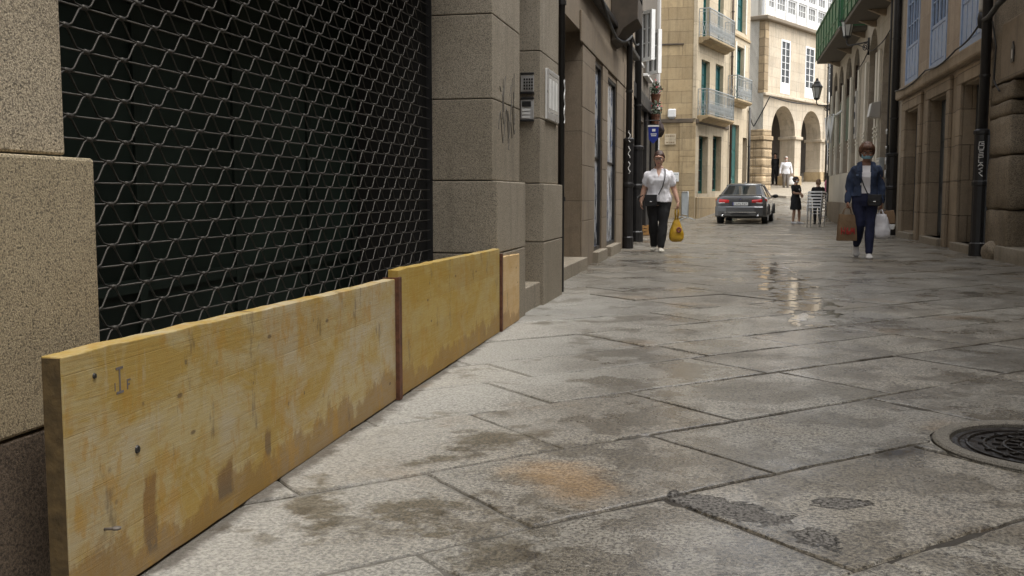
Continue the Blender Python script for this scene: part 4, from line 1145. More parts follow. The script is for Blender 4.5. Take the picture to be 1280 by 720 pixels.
MB().prism([(0, 0), (-.28, .05), (-.22, .42), (0, .46)], 'x', -.24, .21).build('housing', M['whiteplaster'], sbx, bevel=.01)
MB().prism([(-.282, .06), (-.295, .06), (-.236, .41), (-.224, .41)], 'x', -.21, .18).build('face', M['whitesign'], sbx)
vs_ = thing('letter_sign', 'pale vertical lettering board on a column of the arched house', 'sign', (3.93, 33.35, 2.75), R(-90))
obox('board', M['whiteplaster'], vs_, -.12, .12, -.06, 0, 0, 1.5, bevel=.01)
mb = MB()
for z in (.15, .62, 1.1):
    mb.tube([(.07*math.cos(a), -.066, z+.12+.11*math.sin(a)) for a in [2*math.pi*k/10 for k in range(10)]], .014, 5, closed=True)
mb.build('lettering', M['ink'], vs_)
af = thing('awning_frame', 'folded white awning arms at the far end of the arched house', 'awning', (3.96, 39.2, 2.95), R(-90))
for k, u in enumerate((-1.6, -.1)):
    MB().tube([(u, -.04, 1.0), (u+.2, -.24, 1.02), (u+1.1, -.34, -.05), (u+1.4, -.28, .95)], .03, 6).tube([(u+.2, -.24, 1.02), (u+.5, -.36, .98), (u+1.1, -.34, -.05)], .022, 6).build('arm', M['whitepaint'], af, smooth=True)
MB().tube([(-2.0, -.06, 1.02), (1.6, -.06, 1.02)], .035, 8).build('roller', M['whitepaint'], af, smooth=True)
np_ = thing('house_number', 'small dark lantern shaped number plate above the rough stone doorway', 'plaque', (3.94, 15.62, 2.86), R(-90))
MB().prism([(-.07, 0), (.07, 0), (.07, .2), (.03, .25), (.03, .29), (-.03, .29), (-.03, .25), (-.07, .2)], 'y', -.012, 0).build('plate', M['blackmetal'], np_)
MB().prism([(-.03, .05), (.03, .05), (.03, .15), (0, .19), (-.03, .15)], 'y', -.016, -.0122).build('field', M['whiteplaster'], np_)
ins = thing('cable_insulator', 'white insulator and cable bundle on the thick drainpipe, right', 'insulator', (3.84, 17.08, 3.72), 0)
MB().lathe([(0, 0), (.05, .0), (.06, .06), (.045, .3), (.05, .45), (0, .46)], (0, 0, .1), 12).build('cap', M['whiteplaster'], ins, smooth=True)
MB().lathe([(0, -.16), (.06, -.14), (.07, 0), (.06, .09), (0, .1)], (0, 0, 0), 12).build('holder', M['blackmetal'], ins, smooth=True)
cable('cable', 'black cable bundle leaving the thick drainpipe along the rubble house', [(3.85, 17.0, 3.68), (3.78, 15.9, 3.72), (3.8, 14.6, 3.95), (3.85, 12, 4.1)], .045)
cable('cable', 'loose cable hanging below the bundle on the rubble house', [(3.88, 16.6, 3.6), (3.9, 16.4, 3.2), (3.9, 16.45, 2.7), (3.9, 16.1, 2.5)], .014)
cable('cable', 'thin black cable along the cornice of the block house', [(3.8, 17.1, 3.62), (3.82, 18.8, 3.48), (3.82, 21.5, 3.46), (3.82, 25.2, 3.42)], .016)
cable('cable', 'black cable strung from the nearer lantern along the arched house', [(3.9, 26.3, 5.2), (3.9, 28.9, 5.0), (3.93, 31.0, 5.2), (3.93, 33.4, 4.95)], .016)
cable('cable', 'black cable running across the cream side wall to the rubble pier', [(0.86, 47.5, 4.85), (1.2, 52.1, 4.45), (1.95, 51.85, 5.9), (4.4, 56.7, 5.9)], .03)
# ------------------------------------------------------------------ people
def remeshed(mb, name, mat, parent, vox, wrinkle=0, wscale=9, cut=None, seed=0, iters=3):
    """weld the overlapping volumes of a figure into one continuous skin"""
    me = mb.mesh(name)
    tmp = bpy.data.objects.new(name+'_tmp', me); col.objects.link(tmp)
    m = tmp.modifiers.new('r', 'REMESH'); m.mode = 'VOXEL'; m.voxel_size = vox
    s = tmp.modifiers.new('s', 'SMOOTH'); s.iterations = iters; s.factor = .5
    dg = bpy.context.evaluated_depsgraph_get()
    out = bpy.data.meshes.new_from_object(tmp.evaluated_get(dg), depsgraph=dg)
    bpy.data.objects.remove(tmp); bpy.data.meshes.remove(me)
    out.name = name; out.materials.clear(); out.materials.append(mat)
    bm = bmesh.new(); bm.from_mesh(out); bm.normal_update()
    if wrinkle:
        off = Vector((seed*2.3, seed, -seed))
        d = []
        for v in bm.verts:
            p = Vector((v.co.x*wscale, v.co.y*wscale, v.co.z*wscale*.6)) + off
            d.append(v.normal*wrinkle*(noise.noise(p)+.6*noise.noise(p*2.3)))
        for v, x in zip(bm.verts, d): v.co += x
    if cut:
        bmesh.ops.delete(bm, geom=[f for f in bm.faces if cut(f.calc_center_median())], context='FACES')
    for f in bm.faces: f.smooth = True
    bm.to_mesh(out); bm.free()
    o = bpy.data.objects.new(name, out); col.objects.link(o); o.parent = parent
    return o

TORSO = [(.80, .160, .105, .005), (.87, .182, .125, .008), (.94, .180, .125, .010), (1.02, .152, .108, 0), (1.08, .140, .102, -.004), (1.16, .150, .112, -.012),
         (1.23, .162, .125, -.016), (1.30, .172, .118, -.006), (1.345, .165, .098, .004), (1.40, .112, .076, .010), (1.44, .075, .062, .010), (1.475, .058, .060, .006)]
class Body:
    def __init__(s, H=1.70, w=1.0, dp=1.0, arms=None, legs=None, head=(0, 0, 0), lean=0, fem=1.0, hs=1.06):
        s.hs = hs
        s.k = H/1.70; s.w = w; s.dp = dp; s.head = head; s.lean = lean; s.fem = fem
        a = {-1: ((-.175*w, .005, 1.365), (-.235*w-.02, .01, 1.10), (-.26*w-.02, -.05, .86)), 1: ((.175*w, .005, 1.365), (.235*w+.02, .01, 1.10), (.26*w+.02, -.05, .86))}
        l = {-1: ((-.09*w, .0, .86), (-.095, -.02, .48), (-.095, .02, .085)), 1: ((.09*w, .0, .86), (.095, -.02, .48), (.095, .02, .085))}
        for d, o in ((a, arms), (l, legs)):
            for sd, v in (o or {}).items(): d[sd] = v
        s.a = a; s.l = l
    def L(s, p):
        """lean of the upper body and overall scale"""
        x, y, z = p
        if s.lean and z > .86:
            c, q = math.cos(s.lean), math.sin(s.lean); dz = z-.86; y, z = y*c-dz*q, .86+dz*c+y*q
        return Vector((x, y, z))*s.k
    def torso(s, mb, e=0, z0=.80, z1=1.475, table=None, n=24):
        T = table or TORSO
        rows = [r for r in T if z0 <= r[0] <= z1]
        def at(z):
            for p, q in zip(T, T[1:]):
                if p[0] <= z <= q[0]:
                    t = (z-p[0])/(q[0]-p[0]); return tuple(p[i]+(q[i]-p[i])*t for i in range(4))
            return T[-1] if z > T[-1][0] else T[0]
        zs = sorted({z0, z1} | {r[0] for r in rows})
        rings = []
        for z in zs:
            _, rx, ry, cy = at(z); rx = rx*s.w+e; ry = ry*s.dp+e
            rings.append([s.L((math.copysign(abs(math.cos(t))**.85, math.cos(t))*rx, cy+math.copysign(abs(math.sin(t))**.85, math.sin(t))*ry, z)) for t in [2*math.pi*k/n for k in range(n)]])
        mb.loft(rings)
    def chain(s, mb, pts, rads, f0, f1, e, n=14, lean=True):
        """tapered limb along joints; f in joint units"""
        N = 14; P = []; Rr = []
        for i in range(N+1):
            f = f0+(f1-f0)*i/N; j = min(int(f), len(pts)-2); t = f-j
            a = Vector(pts[j]); b = Vector(pts[j+1])
            P.append(a.lerp(b, t))
            x = f/(len(pts)-1)*(len(rads)-1); q = min(int(x), len(rads)-2)
            Rr.append(rads[q]+(rads[q+1]-rads[q])*(x-q)+e)
        Q = [P[0]] + [(P[i-1]+P[i]*2+P[i+1])/4 for i in range(1, N)] + [P[-1]]
        Q = [s.L(p) for p in Q] if lean else [p*s.k for p in Q]
        mb.tube(Q, [r*s.k for r in Rr], n)
        mb.ell(Q[0], (Rr[0]*s.k*.98,)*3, 12, 8); mb.ell(Q[-1], (Rr[-1]*s.k*.98,)*3, 12, 8)
    def arm(s, mb, sd, e=0, f0=0, f1=2, thick=1.0):
        s.chain(mb, s.a[sd], [r*thick for r in (.054, .050, .043, .041, .036, .028)], f0, f1, e)
    def leg(s, mb, sd, e=0, f0=0, f1=2, thick=1.0):
        s.chain(mb, s.l[sd], [r*thick for r in (.092, .082, .066, .054, .056, .046, .036)], f0, f1, e, lean=False)
    def foot(s, mb, sd, e=0, pitch=0, yaw=0):
        an = Vector(s.l[sd][2]); m = Matrix.Rotation(yaw, 3, 'Z') @ Matrix.Rotation(pitch, 3, 'X')
        rings = []
        for (y, rx, rz, cz) in ((.075, .012, .012, -.045), (.065, .028, .034, -.045), (.03, .034, .046, -.036), (-.03, .036, .036, -.046), (-.09, .044, .024, -.058), (-.14, .044, .019, -.062), (-.175, .030, .014, -.066), (-.188, .010, .006, -.068)):
            ring = []
            for k in range(14):
                t = 2*math.pi*k/14; z = cz+math.sin(t)*(rz+e); z = max(z, -.083)
                ring.append((an + m @ Vector((math.cos(t)*(rx+e), y*(1+e*2), z)))*s.k)
            rings.append(ring)
        mb.loft(rings)
    def hand(s, mb, sd, curl=.5, fwd=(0, -1, 0), scale=1.0):
        w = Vector(s.a[sd][2]); d = (w-Vector(s.a[sd][1])).normalized()
        d = (d*.35+Vector((0, 0, -1))).normalized()
        a = Vector(fwd); a = (a-d*a.dot(d)).normalized(); n = d.cross(a)
        if n.x*sd > 0: n = -n
        q = scale
        def P(u, v, t): return s.L(w+d*u*q+a*v*q+n*t*q)
        rings = []
        for u, hw, ht in ((-.02, .024, .020), (.02, .030, .017), (.055, .040, .016), (.085, .042, .014), (.098, .036, .010)):
            rings.append([P(u, math.cos(x)*hw, math.sin(x)*ht) for x in [2*math.pi*k/12 for k in range(12)]])
        mb.loft(rings)
        for v, l in ((.032, .068), (.011, .078), (-.011, .072), (-.031, .058)):
            pts = []; ang = .15; u0, t0 = .085, 0.0
            pts.append(P(u0, v*.95, 0))
            for seg in (.45, .32, .25):
                ang += curl*.9
                u0 += l*seg*math.cos(ang); t0 += l*seg*math.sin(ang); pts.append(P(u0, v*1.08, t0))
            mb.tube(pts, [.0105*s.k, .0100*s.k, .0092*s.k, .0075*s.k], 8)
        mb.tube([P(.012, .022, .004), P(.040, .050, .012), P(.068, .060, .022), P(.092, .054, .030)], [.013*s.k, .0125*s.k, .011*s.k, .008*s.k], 8)
        return P
    def hm(s):
        rx, ry, rz = s.head
        return Matrix.Rotation(rz, 3, 'Z') @ Matrix.Rotation(rx, 3, 'X')
    def hp(s, p):
        """a point given in head space (origin at the neck's top) to figure space"""
        return s.L(Vector((0, .002, 1.475)) + s.hm() @ (Vector(p)*s.hs))
    def skull(s, mb):
        m = s
        def f(c, r, n=18, k=12, mod=None):
            rings = []
            for i in range(1, k):
                th = math.pi*i/k
                rings.append([m.hp((c[0]+r[0]*math.sin(th)*math.cos(p), c[1]+r[1]*math.sin(th)*math.sin(p), c[2]-r[2]*math.cos(th))) for p in [2*math.pi*j/n for j in range(n)]])
            mb.loft(rings)
        f((0, .008, .128), (.076, .094, .100)); f((0, -.030, .075), (.056, .062, .082)); f((0, -.062, .032), (.030, .028, .026))
        f((0, -.090, .150), (.052, .014, .018)); f((.036, -.080, .092), (.024, .018, .020)); f((-.036, -.080, .092), (.024, .018, .020))
        mb.loft([[m.hp(p) for p in r] for r in ([(-.008, -.084, .130), (.008, -.084, .130), (0, -.090, .134)], [(-.016, -.086, .092), (.016, -.086, .092), (0, -.116, .094)], [(-.012, -.084, .082), (.012, -.084, .082), (0, -.100, .083)])])
        f((0, -.090, .062), (.024, .010, .010))
        for x in (-.077, .077): f((x, .010, .105), (.010, .020, .030))
        mb.tube([s.L((0, .010, 1.42)), m.hp((0, .008, .03)), m.hp((0, .004, .07))], [.056*s.k, .052*s.k, .054*s.k], 14)
    def face(s, parent, lips=True, brows=(.05, .03, .02)):
        ey = MB()
        def e(mb, c, r):
            rings = []
            for i in range(1, 7):
                th = math.pi*i/7
                rings.append([s.hp((c[0]+r[0]*math.sin(th)*math.cos(p), c[1]+r[1]*math.sin(th)*math.sin(p), c[2]-r[2]*math.cos(th))) for p in [2*math.pi*j/10 for j in range(10)]])
            mb.loft(rings)
        for x in (-.032, .032): e(ey, (x, -.084, .120), (.014, .010, .008))
        eo = ey.build('eye', plain('eye_white', (.5, .48, .45), .3, var=.05), parent, smooth=True)
        ir = MB()
        for x in (-.032, .032): e(ir, (x, -.091, .120), (.006, .005, .006))
        ir.build('iris', plain('iris', (.03, .02, .015), .3), eo, smooth=True)
        br = MB()
        for x in (-.034, .034): br.tube([s.hp((x-.02, -.094, .139)), s.hp((x, -.100, .143)), s.hp((x+.02, -.094, .139))], .004*s.k, 6)
        br.build('eyebrow', plain('eyebrow_hair', brows, .9), parent)
        if lips:
            lp = MB(); e(lp, (0, -.094, .062), (.022, .009, .007)); lp.build('lips', plain('lips', (.36, .13, .11), .5, var=.1), parent, smooth=True)
    def hair(s, parent, mat, r=(.086, .108, .112), c=(0, .016, .132), front=.165, side=.06, back=.03, vox=.008, extra=None, seed=0):
        """cap of hair: the face opening lies in front of the ears, below the hairline"""
        mb = MB(); rings = []
        n, k = 40, 26
        for i in range(1, k):
            th = math.pi*i/k; ring = []
            for j in range(n):
                p = 2*math.pi*j/n
                q = Vector((r[0]*math.sin(th)*math.cos(p), r[1]*math.sin(th)*math.sin(p), -r[2]*math.cos(th))) + Vector(c)
                fr = q.y < -.025
                lim = front if (fr and abs(q.x) < .062) else (side if q.y < .05 else back)
                if fr: lim = max(lim, front-.9*max(0, abs(q.x)-.045))
                if q.z < lim:
                    sft = min(1, (lim-q.z)/.02); q = Vector(c)+(q-Vector(c))*(1-.32*sft)
                q += (q-Vector(c)).normalized()*.009*noise.noise(Vector((q.x*45+seed, q.y*45, q.z*10)))
                ring.append(s.hp(q))
            rings.append(ring)
        mb.loft(rings)
        if extra: extra(mb)
        return mb.build('hair', mat, parent, smooth=True)

def skin_mat(name, c):
    g = G(name); n = g.noise(14, 3)
    return g.done(g.mix(n, tuple(x*.85 for x in c), tuple(min(1, x*1.12) for x in c)), .5, g.bump(g.noise(120, 2), .001, .5), **{'Subsurface Weight': .08})
def hair_mat(name, c):
    g = G(name); n = g.noise(30, 4, .6, g.map((3, 3, .3)))
    return g.done(g.mix(g.ramp(n, .35, .65), tuple(x*.5 for x in c), tuple(x*1.6 for x in c)), .5, g.bump(n, .004, .8))

def full_body(B, parent, skin, vox=.007, curl={-1: .5, 1: .5}, thick=1.0, pitch={-1: 0, 1: 0}, yaw={-1: 0, 1: 0}):
    mb = MB(); B.torso(mb, 0); B.skull(mb); P = {}
    for sd in (-1, 1):
        B.arm(mb, sd, 0, 0, 2, thick); P[sd] = B.hand(mb, sd, curl[sd]); B.leg(mb, sd, 0, 0, 2, thick); B.foot(mb, sd, -.003, pitch[sd], yaw[sd])
    return remeshed(mb, 'body', skin, parent, vox, iters=2), P

def at(x, y, dz=0): return (x, y, H(x, y)+dz)

# ---- woman in the white shirt
W1 = thing('person', 'woman in a white short sleeved shirt and black trousers walking with a yellow carrier bag', 'person', at(-1.155, 17.15, .004), R(2))
B = Body(1.67, 1.17, 1.22, head=(R(8), 0, R(-4)), hs=1.15,
         arms={-1: ((-.178, .005, 1.335), (-.255, .03, 1.08), (-.300, -.03, .875)), 1: ((.178, .005, 1.335), (.258, .02, 1.08), (.335, -.07, .855))},
         legs={-1: ((-.10, 0, .86), (-.085, -.02, .48), (-.075, .13, .092)), 1: ((.10, 0, .86), (.085, -.10, .485), (.05, -.18, .085))})
sk1 = skin_mat('skin_fair', (.46, .27, .19))
b_, hp1 = full_body(B, W1, sk1, .0075, {-1: .35, 1: .8}, 1.12, yaw={-1: R(-8), 1: R(10)})
B.face(W1, brows=(.06, .03, .02))
B.hair(W1, hair_mat('dark_brown_hair', (.05, .022, .014)), r=(.083, .106, .106), front=.172, side=.05, back=.02, extra=lambda mb: mb.ell(B.hp((0, .115, .10)), (.045, .04, .05), 12, 8))
gm = MB()
for x in (-.033, .033): gm.tube([B.hp((x+.023*math.cos(a), -.108, .118+.015*math.sin(a))) for a in [2*math.pi*k/12 for k in range(12)]], .0019, 5, closed=True)
gm.tube([B.hp((-.011, -.108, .121)), B.hp((.011, -.108, .121))], .0025, 5)
for x in (-1, 1): gm.tube([B.hp((.056*x, -.108, .121)), B.hp((.079*x, -.03, .122)), B.hp((.080*x, .02, .112))], .0025, 5)
gm.build('glasses', M['blackmetal'], W1)
mb = MB(); B.torso(mb, .020, .85, 1.43)
for sd in (-1, 1): B.arm(mb, sd, .024, .04, .58, 1.0)
mb.ell(B.L((-.085, -.115, 1.20)), (.075, .06, .07)); mb.ell(B.L((.085, -.115, 1.20)), (.075, .06, .07))
shirt = remeshed(mb, 'shirt', cloth('white_shirt', (.74, .73, .76), .05, 20, .008), W1, .010, .014, 10,
                 cut=lambda p: (p.y < 0 and p.z > B.k*1.29 and abs(p.x) < (p.z/B.k-1.29)*.42) or p.z > B.k*1.425 or p.z < B.k*(.868-.02*math.sin(p.x*5)))
cm = MB()
for sd in (-1, 1): cm.loft([[B.L(p) for p in r] for r in ([(sd*.02, -.142, 1.30), (sd*.115, -.105, 1.335), (sd*.105, -.098, 1.345), (sd*.02, -.130, 1.31)], [(sd*.052, -.088, 1.42), (sd*.108, -.03, 1.425), (sd*.098, -.02, 1.437), (sd*.045, -.076, 1.432)], [(sd*.045, .075, 1.44), (sd*.08, .085, 1.42), (sd*.07, .078, 1.45), (sd*.04, .065, 1.46)])])
cm.build('collar', cloth('white_collar', (.78, .77, .79), .04), shirt, smooth=False)
bm_ = MB()
for k in range(4): bm_.ell(B.L((.006, -.150+.004*k, 1.24-.095*k)), (.007, .004, .007), 8, 6)
bm_.build('button', M['whitesign'], shirt, smooth=True)
mb = MB(); B.torso(mb, .005, .80, .93)
for sd in (-1, 1): B.leg(mb, sd, .020, .0, 1.93, 1.12)
remeshed(mb, 'trousers', cloth('black_trousers', (.010, .010, .011), .3, 14, .008), W1, .010, .010, 9, seed=3)
for sd in (-1, 1):
    mb = MB(); B.foot(mb, sd, .006, 0, R(-8 if sd < 0 else 10))
    s_ = remeshed(mb, 'shoe', cloth('cream_canvas', (.50, .47, .40), .15), W1, .007)
def strap(mb, pts, w, t=.006): 
    for a, b in zip(pts, pts[1:]): mb.bar(a, b, w, t)
def purse(label, loc, rz, w, h, d, mat, strap_pts, extra=None):
    t = thing('shoulder_bag', label, 'handbag', loc, rz)
    MB().prism([(-w/2, -h/2+.02), (-w/2+.03, -h/2), (w/2-.03, -h/2), (w/2, -h/2+.02), (w/2-.01, h/2), (-w/2+.01, h/2)], 'y', -d/2, d/2).build('pouch', mat, t, bevel=.018, seg=3)
    MB().prism([(-w/2+.004, h/2+.004), (w/2-.004, h/2+.004), (w/2-.02, -h*.08), (0, -h*.18), (-w/2+.02, -h*.08)], 'y', -d/2-.010, -d/2-.001).build('flap', mat, t, bevel=.004)
    MB().box(-.02, .02, -d/2-.016, -d/2-.0105, -h*.14, -h*.06).build('clasp', M['chrome'], t, bevel=.003)
    m = MB(); m.tube(strap_pts, .0085, 6); m.build('strap', mat, t, smooth=True)
    return t
leather = plain('black_leather', (.012, .012, .014), .4, var=.3, bump=.002)
lx, ly, lz = W1.location
purse('black crossbody bag at the hip of the woman in the white shirt', (lx-.12, ly-.215, lz+.87), R(8), .22, .19, .06, leather,
      [(.13, .0, .10), (.20, -.005, .24), (.235, .005, .40), (.245, .065, .505), (.225, .15, .545), (.2, .235, .52), (.1, .36, .40), (-.02, .40, .2), (-.20, .33, .06), (-.22, .2, .02), (-.13, .02, .09)])
def carrier(name, label, cat, loc, rz, w, h, d, mat, taper=.35, lobes=None, handle_h=.16, seed=0, logo=None):
    """soft bag: pinched at the handles, sagging at the base; origin at the grip"""
    t = thing(name, label, cat, loc, rz)
    rings = []; n = 26
    for i in range(15):
        f = i/14
        z = -handle_h-h*f
        k = taper+(1-taper)*min(1, (f*1.55))**.8
        if f > .9: k *= 1-(f-.9)*4.2
        ring = []
        for j in range(n):
            a = 2*math.pi*j/n
            q = 1+.11*noise.noise(Vector((math.cos(a)*2.2+seed, math.sin(a)*2.2, f*3.3+seed)))+.05*noise.noise(Vector((a*3, f*9, seed)))
            ring.append((w/2*k*q*math.copysign(abs(math.cos(a))**.7, math.cos(a)), d/2*k*q*math.copysign(abs(math.sin(a))**.7, math.sin(a)), z-.02*noise.noise(Vector((a*2, seed, f)))))
        rings.append(ring)
    b = MB().loft(rings).build('sack', mat, t, smooth=True)
    hm_ = MB()
    for y in (-.012, .012):
        hm_.tube([(-w*taper*.36, y*1.5, -handle_h-.02), (-.026, y, -.05), (-.016, y*.5, -.004), (.016, y*.5, -.004), (.026, y, -.05), (w*taper*.36, y*1.5, -handle_h-.02)], [.016, .012, .010, .010, .012, .016], 6)
    hm_.build('handle', mat, t, smooth=True)
    return t, b
hand = hp1[1](.105, 0, .03)
grip = W1.matrix_basis @ hand if False else (Matrix.Translation(W1.location) @ Matrix.Rotation(R(2), 4, 'Z')) @ hand
yb, sack = carrier('carrier_bag', 'yellow plastic carrier bag held by the woman in the white shirt', 'bag', tuple(grip), R(8), .245, .40, .15,
                   (lambda g: g.done(g.mix(g.ramp(g.noise(9, 4), .3, .7), (.42, .23, .012), (.62, .39, .03)), .35, g.bump(g.noise(13, 4, .6, g.map((1, 1, .5))), .02, .9)))(G('yellow_plastic')), .2, seed=2)
lg = MB()
for k in range(9):
    a = k*.7; lg.ell((.035+.03*math.cos(a), -.083, -.36+.035*math.sin(a)), (.018, .010, .016), 8, 6)
lg.build('print', plain('red_brown_print', (.22, .06, .05), .5), yb, smooth=True)

# ---- woman in the denim jacket
W2 = thing('person', 'woman in a blue denim jacket and face mask walking with shopping bags in both hands', 'person', at(2.045, 16.0, .004), R(-4))
D = Body(1.71, 1.0, 1.05, head=(R(14), 0, R(4)), lean=R(2), hs=1.16,
         arms={-1: ((-.165, .005, 1.340), (-.235, .03, 1.10), (-.255, -.04, .86)), 1: ((.165, .005, 1.340), (.232, .05, 1.10), (.235, -.02, .84))},
         legs={-1: ((-.09, 0, .86), (-.06, -.06, .49), (-.095, .22, .185)), 1: ((.09, 0, .86), (.078, -.10, .485), (.07, -.17, .085))})
sk2 = skin_mat('skin_tan', (.30, .155, .10))
b_, hp2 = full_body(D, W2, sk2, .0075, {-1: .95, 1: .95}, 1.0, {-1: R(32), 1: 0})
D.face(W2, lips=False)
def fringe(mb):
    for k in range(7):
        x = -.055+.017*k; mb.tube([D.hp((x*.7, -.06, .225)), D.hp((x, -.098, .19)), D.hp((x*1.1, -.102, .158))], [.016, .013, .005], 7)
D.hair(W2, hair_mat('chestnut_hair', (.10, .042, .02)), r=(.101, .116, .122), c=(0, .014, .126), front=.160, side=.035, back=.02, extra=fringe)
mk = MB(); rings = []
for i in range(7):
    z = .028+.066*i/6; ww = (.036, .054, .061, .063, .062, .060, .054)[i]; yy = (.080, .098, .110, .114, .114, .110, .102)[i]
    rings.append([D.hp((ww*math.sin(a)*1.12, -yy*math.cos(a*.82)+.012, z)) for a in [-1.35+2.7*j/12 for j in range(13)]] + [D.hp((ww*math.sin(a)*1.0, -(yy-.008)*math.cos(a*.82)+.012, z)) for a in [1.35-2.7*j/12 for j in range(13)]])
mk.loft(rings)
mask_o = mk.build('face_mask', plain('blue_mask', (.26, .46, .56), .8, var=.12, bump=.002), W2, smooth=True)
em = MB()
for sd in (-1, 1):
    for z in (.04, .088): em.tube([D.hp((.062*sd, -.055, z)), D.hp((.078*sd, -.01, z+.012)), D.hp((.083*sd, .022, .10))], .0022, 5)
em.build('ear_loop', M['whitesign'], mask_o)
mb = MB(); D.torso(mb, .012, .90, 1.40)
remeshed(mb, 't_shirt', cloth('white_t_shirt', (.84, .82, .84), .05, 16, .006), W2, .010, .006, 9, seed=5)
ts = MB(); ts.box(-.045, -.015, -.142, -.125, 1.262, 1.28).box(.025, .06, -.142, -.125, 1.262, 1.285)
ts.build('print', plain('shirt_print', (.30, .10, .14), .8, var=.5, scale=60), W2, bevel=.006)
mb = MB(); D.torso(mb, .024, .93, 1.425)
for sd in (-1, 1): D.arm(mb, sd, .017, 0, 1.92)
den = cloth('blue_denim', (.030, .045, .088), .6, 8, .008)
def jcut(p):
    z = p.z/D.k; o = .052 if z < 1.30 else .052+(z-1.30)*.28
    return (p.y < -.02 and -o-.01 < p.x < o+.012 and z < 1.44) or (z > 1.452) or (z < .938 and abs(p.x) < .2)
jk = remeshed(mb, 'denim_jacket', den, W2, .010, .017, 9, cut=jcut, seed=7)
sm_ = jk.modifiers.new('cloth', 'SOLIDIFY'); sm_.thickness = .006; sm_.offset = -1
cm = MB()
for sd in (-1, 1): cm.loft([[D.L(p) for p in r] for r in ([(sd*.058, -.150, 1.30), (sd*.135, -.118, 1.335), (sd*.125, -.110, 1.350), (sd*.055, -.138, 1.31)], [(sd*.070, -.085, 1.43), (sd*.135, -.03, 1.435), (sd*.115, -.02, 1.452), (sd*.062, -.076, 1.442)], [(sd*.050, .085, 1.46), (sd*.10, .095, 1.43), (sd*.085, .088, 1.46), (sd*.045, .075, 1.475)])])
cm.build('collar', den, jk)
for sd in (-1, 1):
    dt = MB(); dt.loft([[D.L(p) for p in r] for r in ([(sd*.075, -.158, 1.245), (sd*.145, -.128, 1.245), (sd*.145, -.120, 1.245), (sd*.075, -.150, 1.245)], [(sd*.075, -.156, 1.275), (sd*.148, -.122, 1.275), (sd*.148, -.114, 1.275), (sd*.075, -.148, 1.275)])])
    dt.build('pocket_flap', cloth('pale_denim', (.08, .11, .18), .3), jk)
mb = MB(); D.torso(mb, .016, .78, .985)
for sd in (-1, 1): D.leg(mb, sd, .017, 0, 1.94, .98)
remeshed(mb, 'jeans', cloth('indigo_jeans', (.014, .018, .050), .45, 8, .006), W2, .009, .007, 10, seed=9)
for sd in (-1, 1):
    mb = MB(); D.foot(mb, sd, .009, R(32) if sd < 0 else 0)
    so = remeshed(mb, 'shoe', cloth('white_trainer', (.66, .64, .62), .1), W2, .007)
    an = Vector(D.l[sd][2]); m_ = Matrix.Rotation(R(32) if sd < 0 else 0, 3, 'X')
    sl = MB(); pl = [(-.03, .085), (.03, .085), (.046, -.06), (.052, -.13), (.03, -.2), (-.03, -.2), (-.052, -.13), (-.046, -.06)]
    sl.loft([[(an+m_ @ Vector((x, y, z)))*D.k for x, y in pl] for z in (-.084, -.060)])
    sl.build('sole', plain('grey_sole', (.30, .29, .28), .7), so, bevel=.004)
MW2 = Matrix.Translation(W2.location) @ Matrix.Rotation(R(-4), 4, 'Z')
lx, ly, lz = W2.location
purse('black crossbody bag hanging at the front of the woman in the denim jacket', (lx+.115, ly-.19, lz+.88), R(-10), .21, .17, .07, leather,
      [(-.10, .0, .09), (-.16, -.005, .22), (-.215, .0, .38), (-.235, .04, .49), (-.235, .12, .575), (-.2, .22, .53), (-.1, .36, .40), (.05, .38, .2), (.11, .30, .08), (.14, .14, .03), (.12, .03, .08)])
# paper bag
gp = MW2 @ hp2[-1](.10, 0, .035)
pb = thing('paper_bag', 'brown paper bag with red letters, held by the woman in the denim jacket', 'bag', (gp.x-.03, gp.y-.02, gp.z), R(10))
w, h, d = .265, .40, .12
def papr(name, c):
    g = G(name); n = g.noise(6, 5, .6); n2 = g.noise(2.2, 3)
    return g.done(g.mix(g.ramp(n, .35, .65), tuple(x*.72 for x in c), c), .75, g.bump(g.math('ADD', n, n2), .012, .8))
kraft = papr('kraft_paper', (.24, .15, .08))
mb = MB()
rg = []
for z, k, b in ((-.10, .93, .5), (-.2, .98, .8), (-.32, 1.0, .98), (-.44, 1.03, 1.05), (-.5, 1.06, 1.06)):
    rg.append([(w/2*k*x+.006*noise.noise(Vector((x*3, y*3, z*9))), d/2*b*y+.012*noise.noise(Vector((x*4, y, z*11))), z+(.010*math.sin(x*5) if z > -.15 else 0)) for x, y in [(-1, -1), (-.5, -1), (0, -1), (.5, -1), (1, -1), (1, 0), (1, 1), (.5, 1), (0, 1), (-.5, 1), (-1, 1), (-1, 0)]])
mb.loft(rg)
mb.build('bag_body', kraft, pb, bevel=.004, seg=1)
mb = MB()
for y in (-.035, .035): mb.tube([(-.07, y, -.11), (-.05, y*.6, -.03), (-.03, y*.1, -.002), (.03, y*.1, -.002), (.05, y*.6, -.03), (.07, y, -.11)], .005, 6)
mb.build('handle', kraft, pb, smooth=True)
lt = MB()
yf = -.0655
def seg(p, q, w_=.017): lt.tube([(p[0], yf, p[1]), (q[0], yf, q[1])], w_/2, 6)
ox = -.10
for (p, q) in [((0, -.30), (.0, -.40)), ((.05, -.29), (.04, -.40)), ((0, -.35), (.045, -.35)),   # H
               ((.118, -.40), (.078, -.32)), ((.078, -.32), (.098, -.30)), ((.098, -.30), (.075, -.38)), ((.075, -.38), (.095, -.40)), ((.095, -.40), (.125, -.355)),  # &
               ((.14, -.40), (.15, -.30)), ((.15, -.30), (.168, -.37)), ((.168, -.37), (.19, -.30)), ((.19, -.30), (.195, -.40))]:   # M
    seg((ox+p[0], p[1]), (ox+q[0], q[1]))
lt.build('lettering', plain('red_lettering', (.42, .03, .025), .6), pb)
gp = MW2 @ hp2[1](.10, 0, .035)
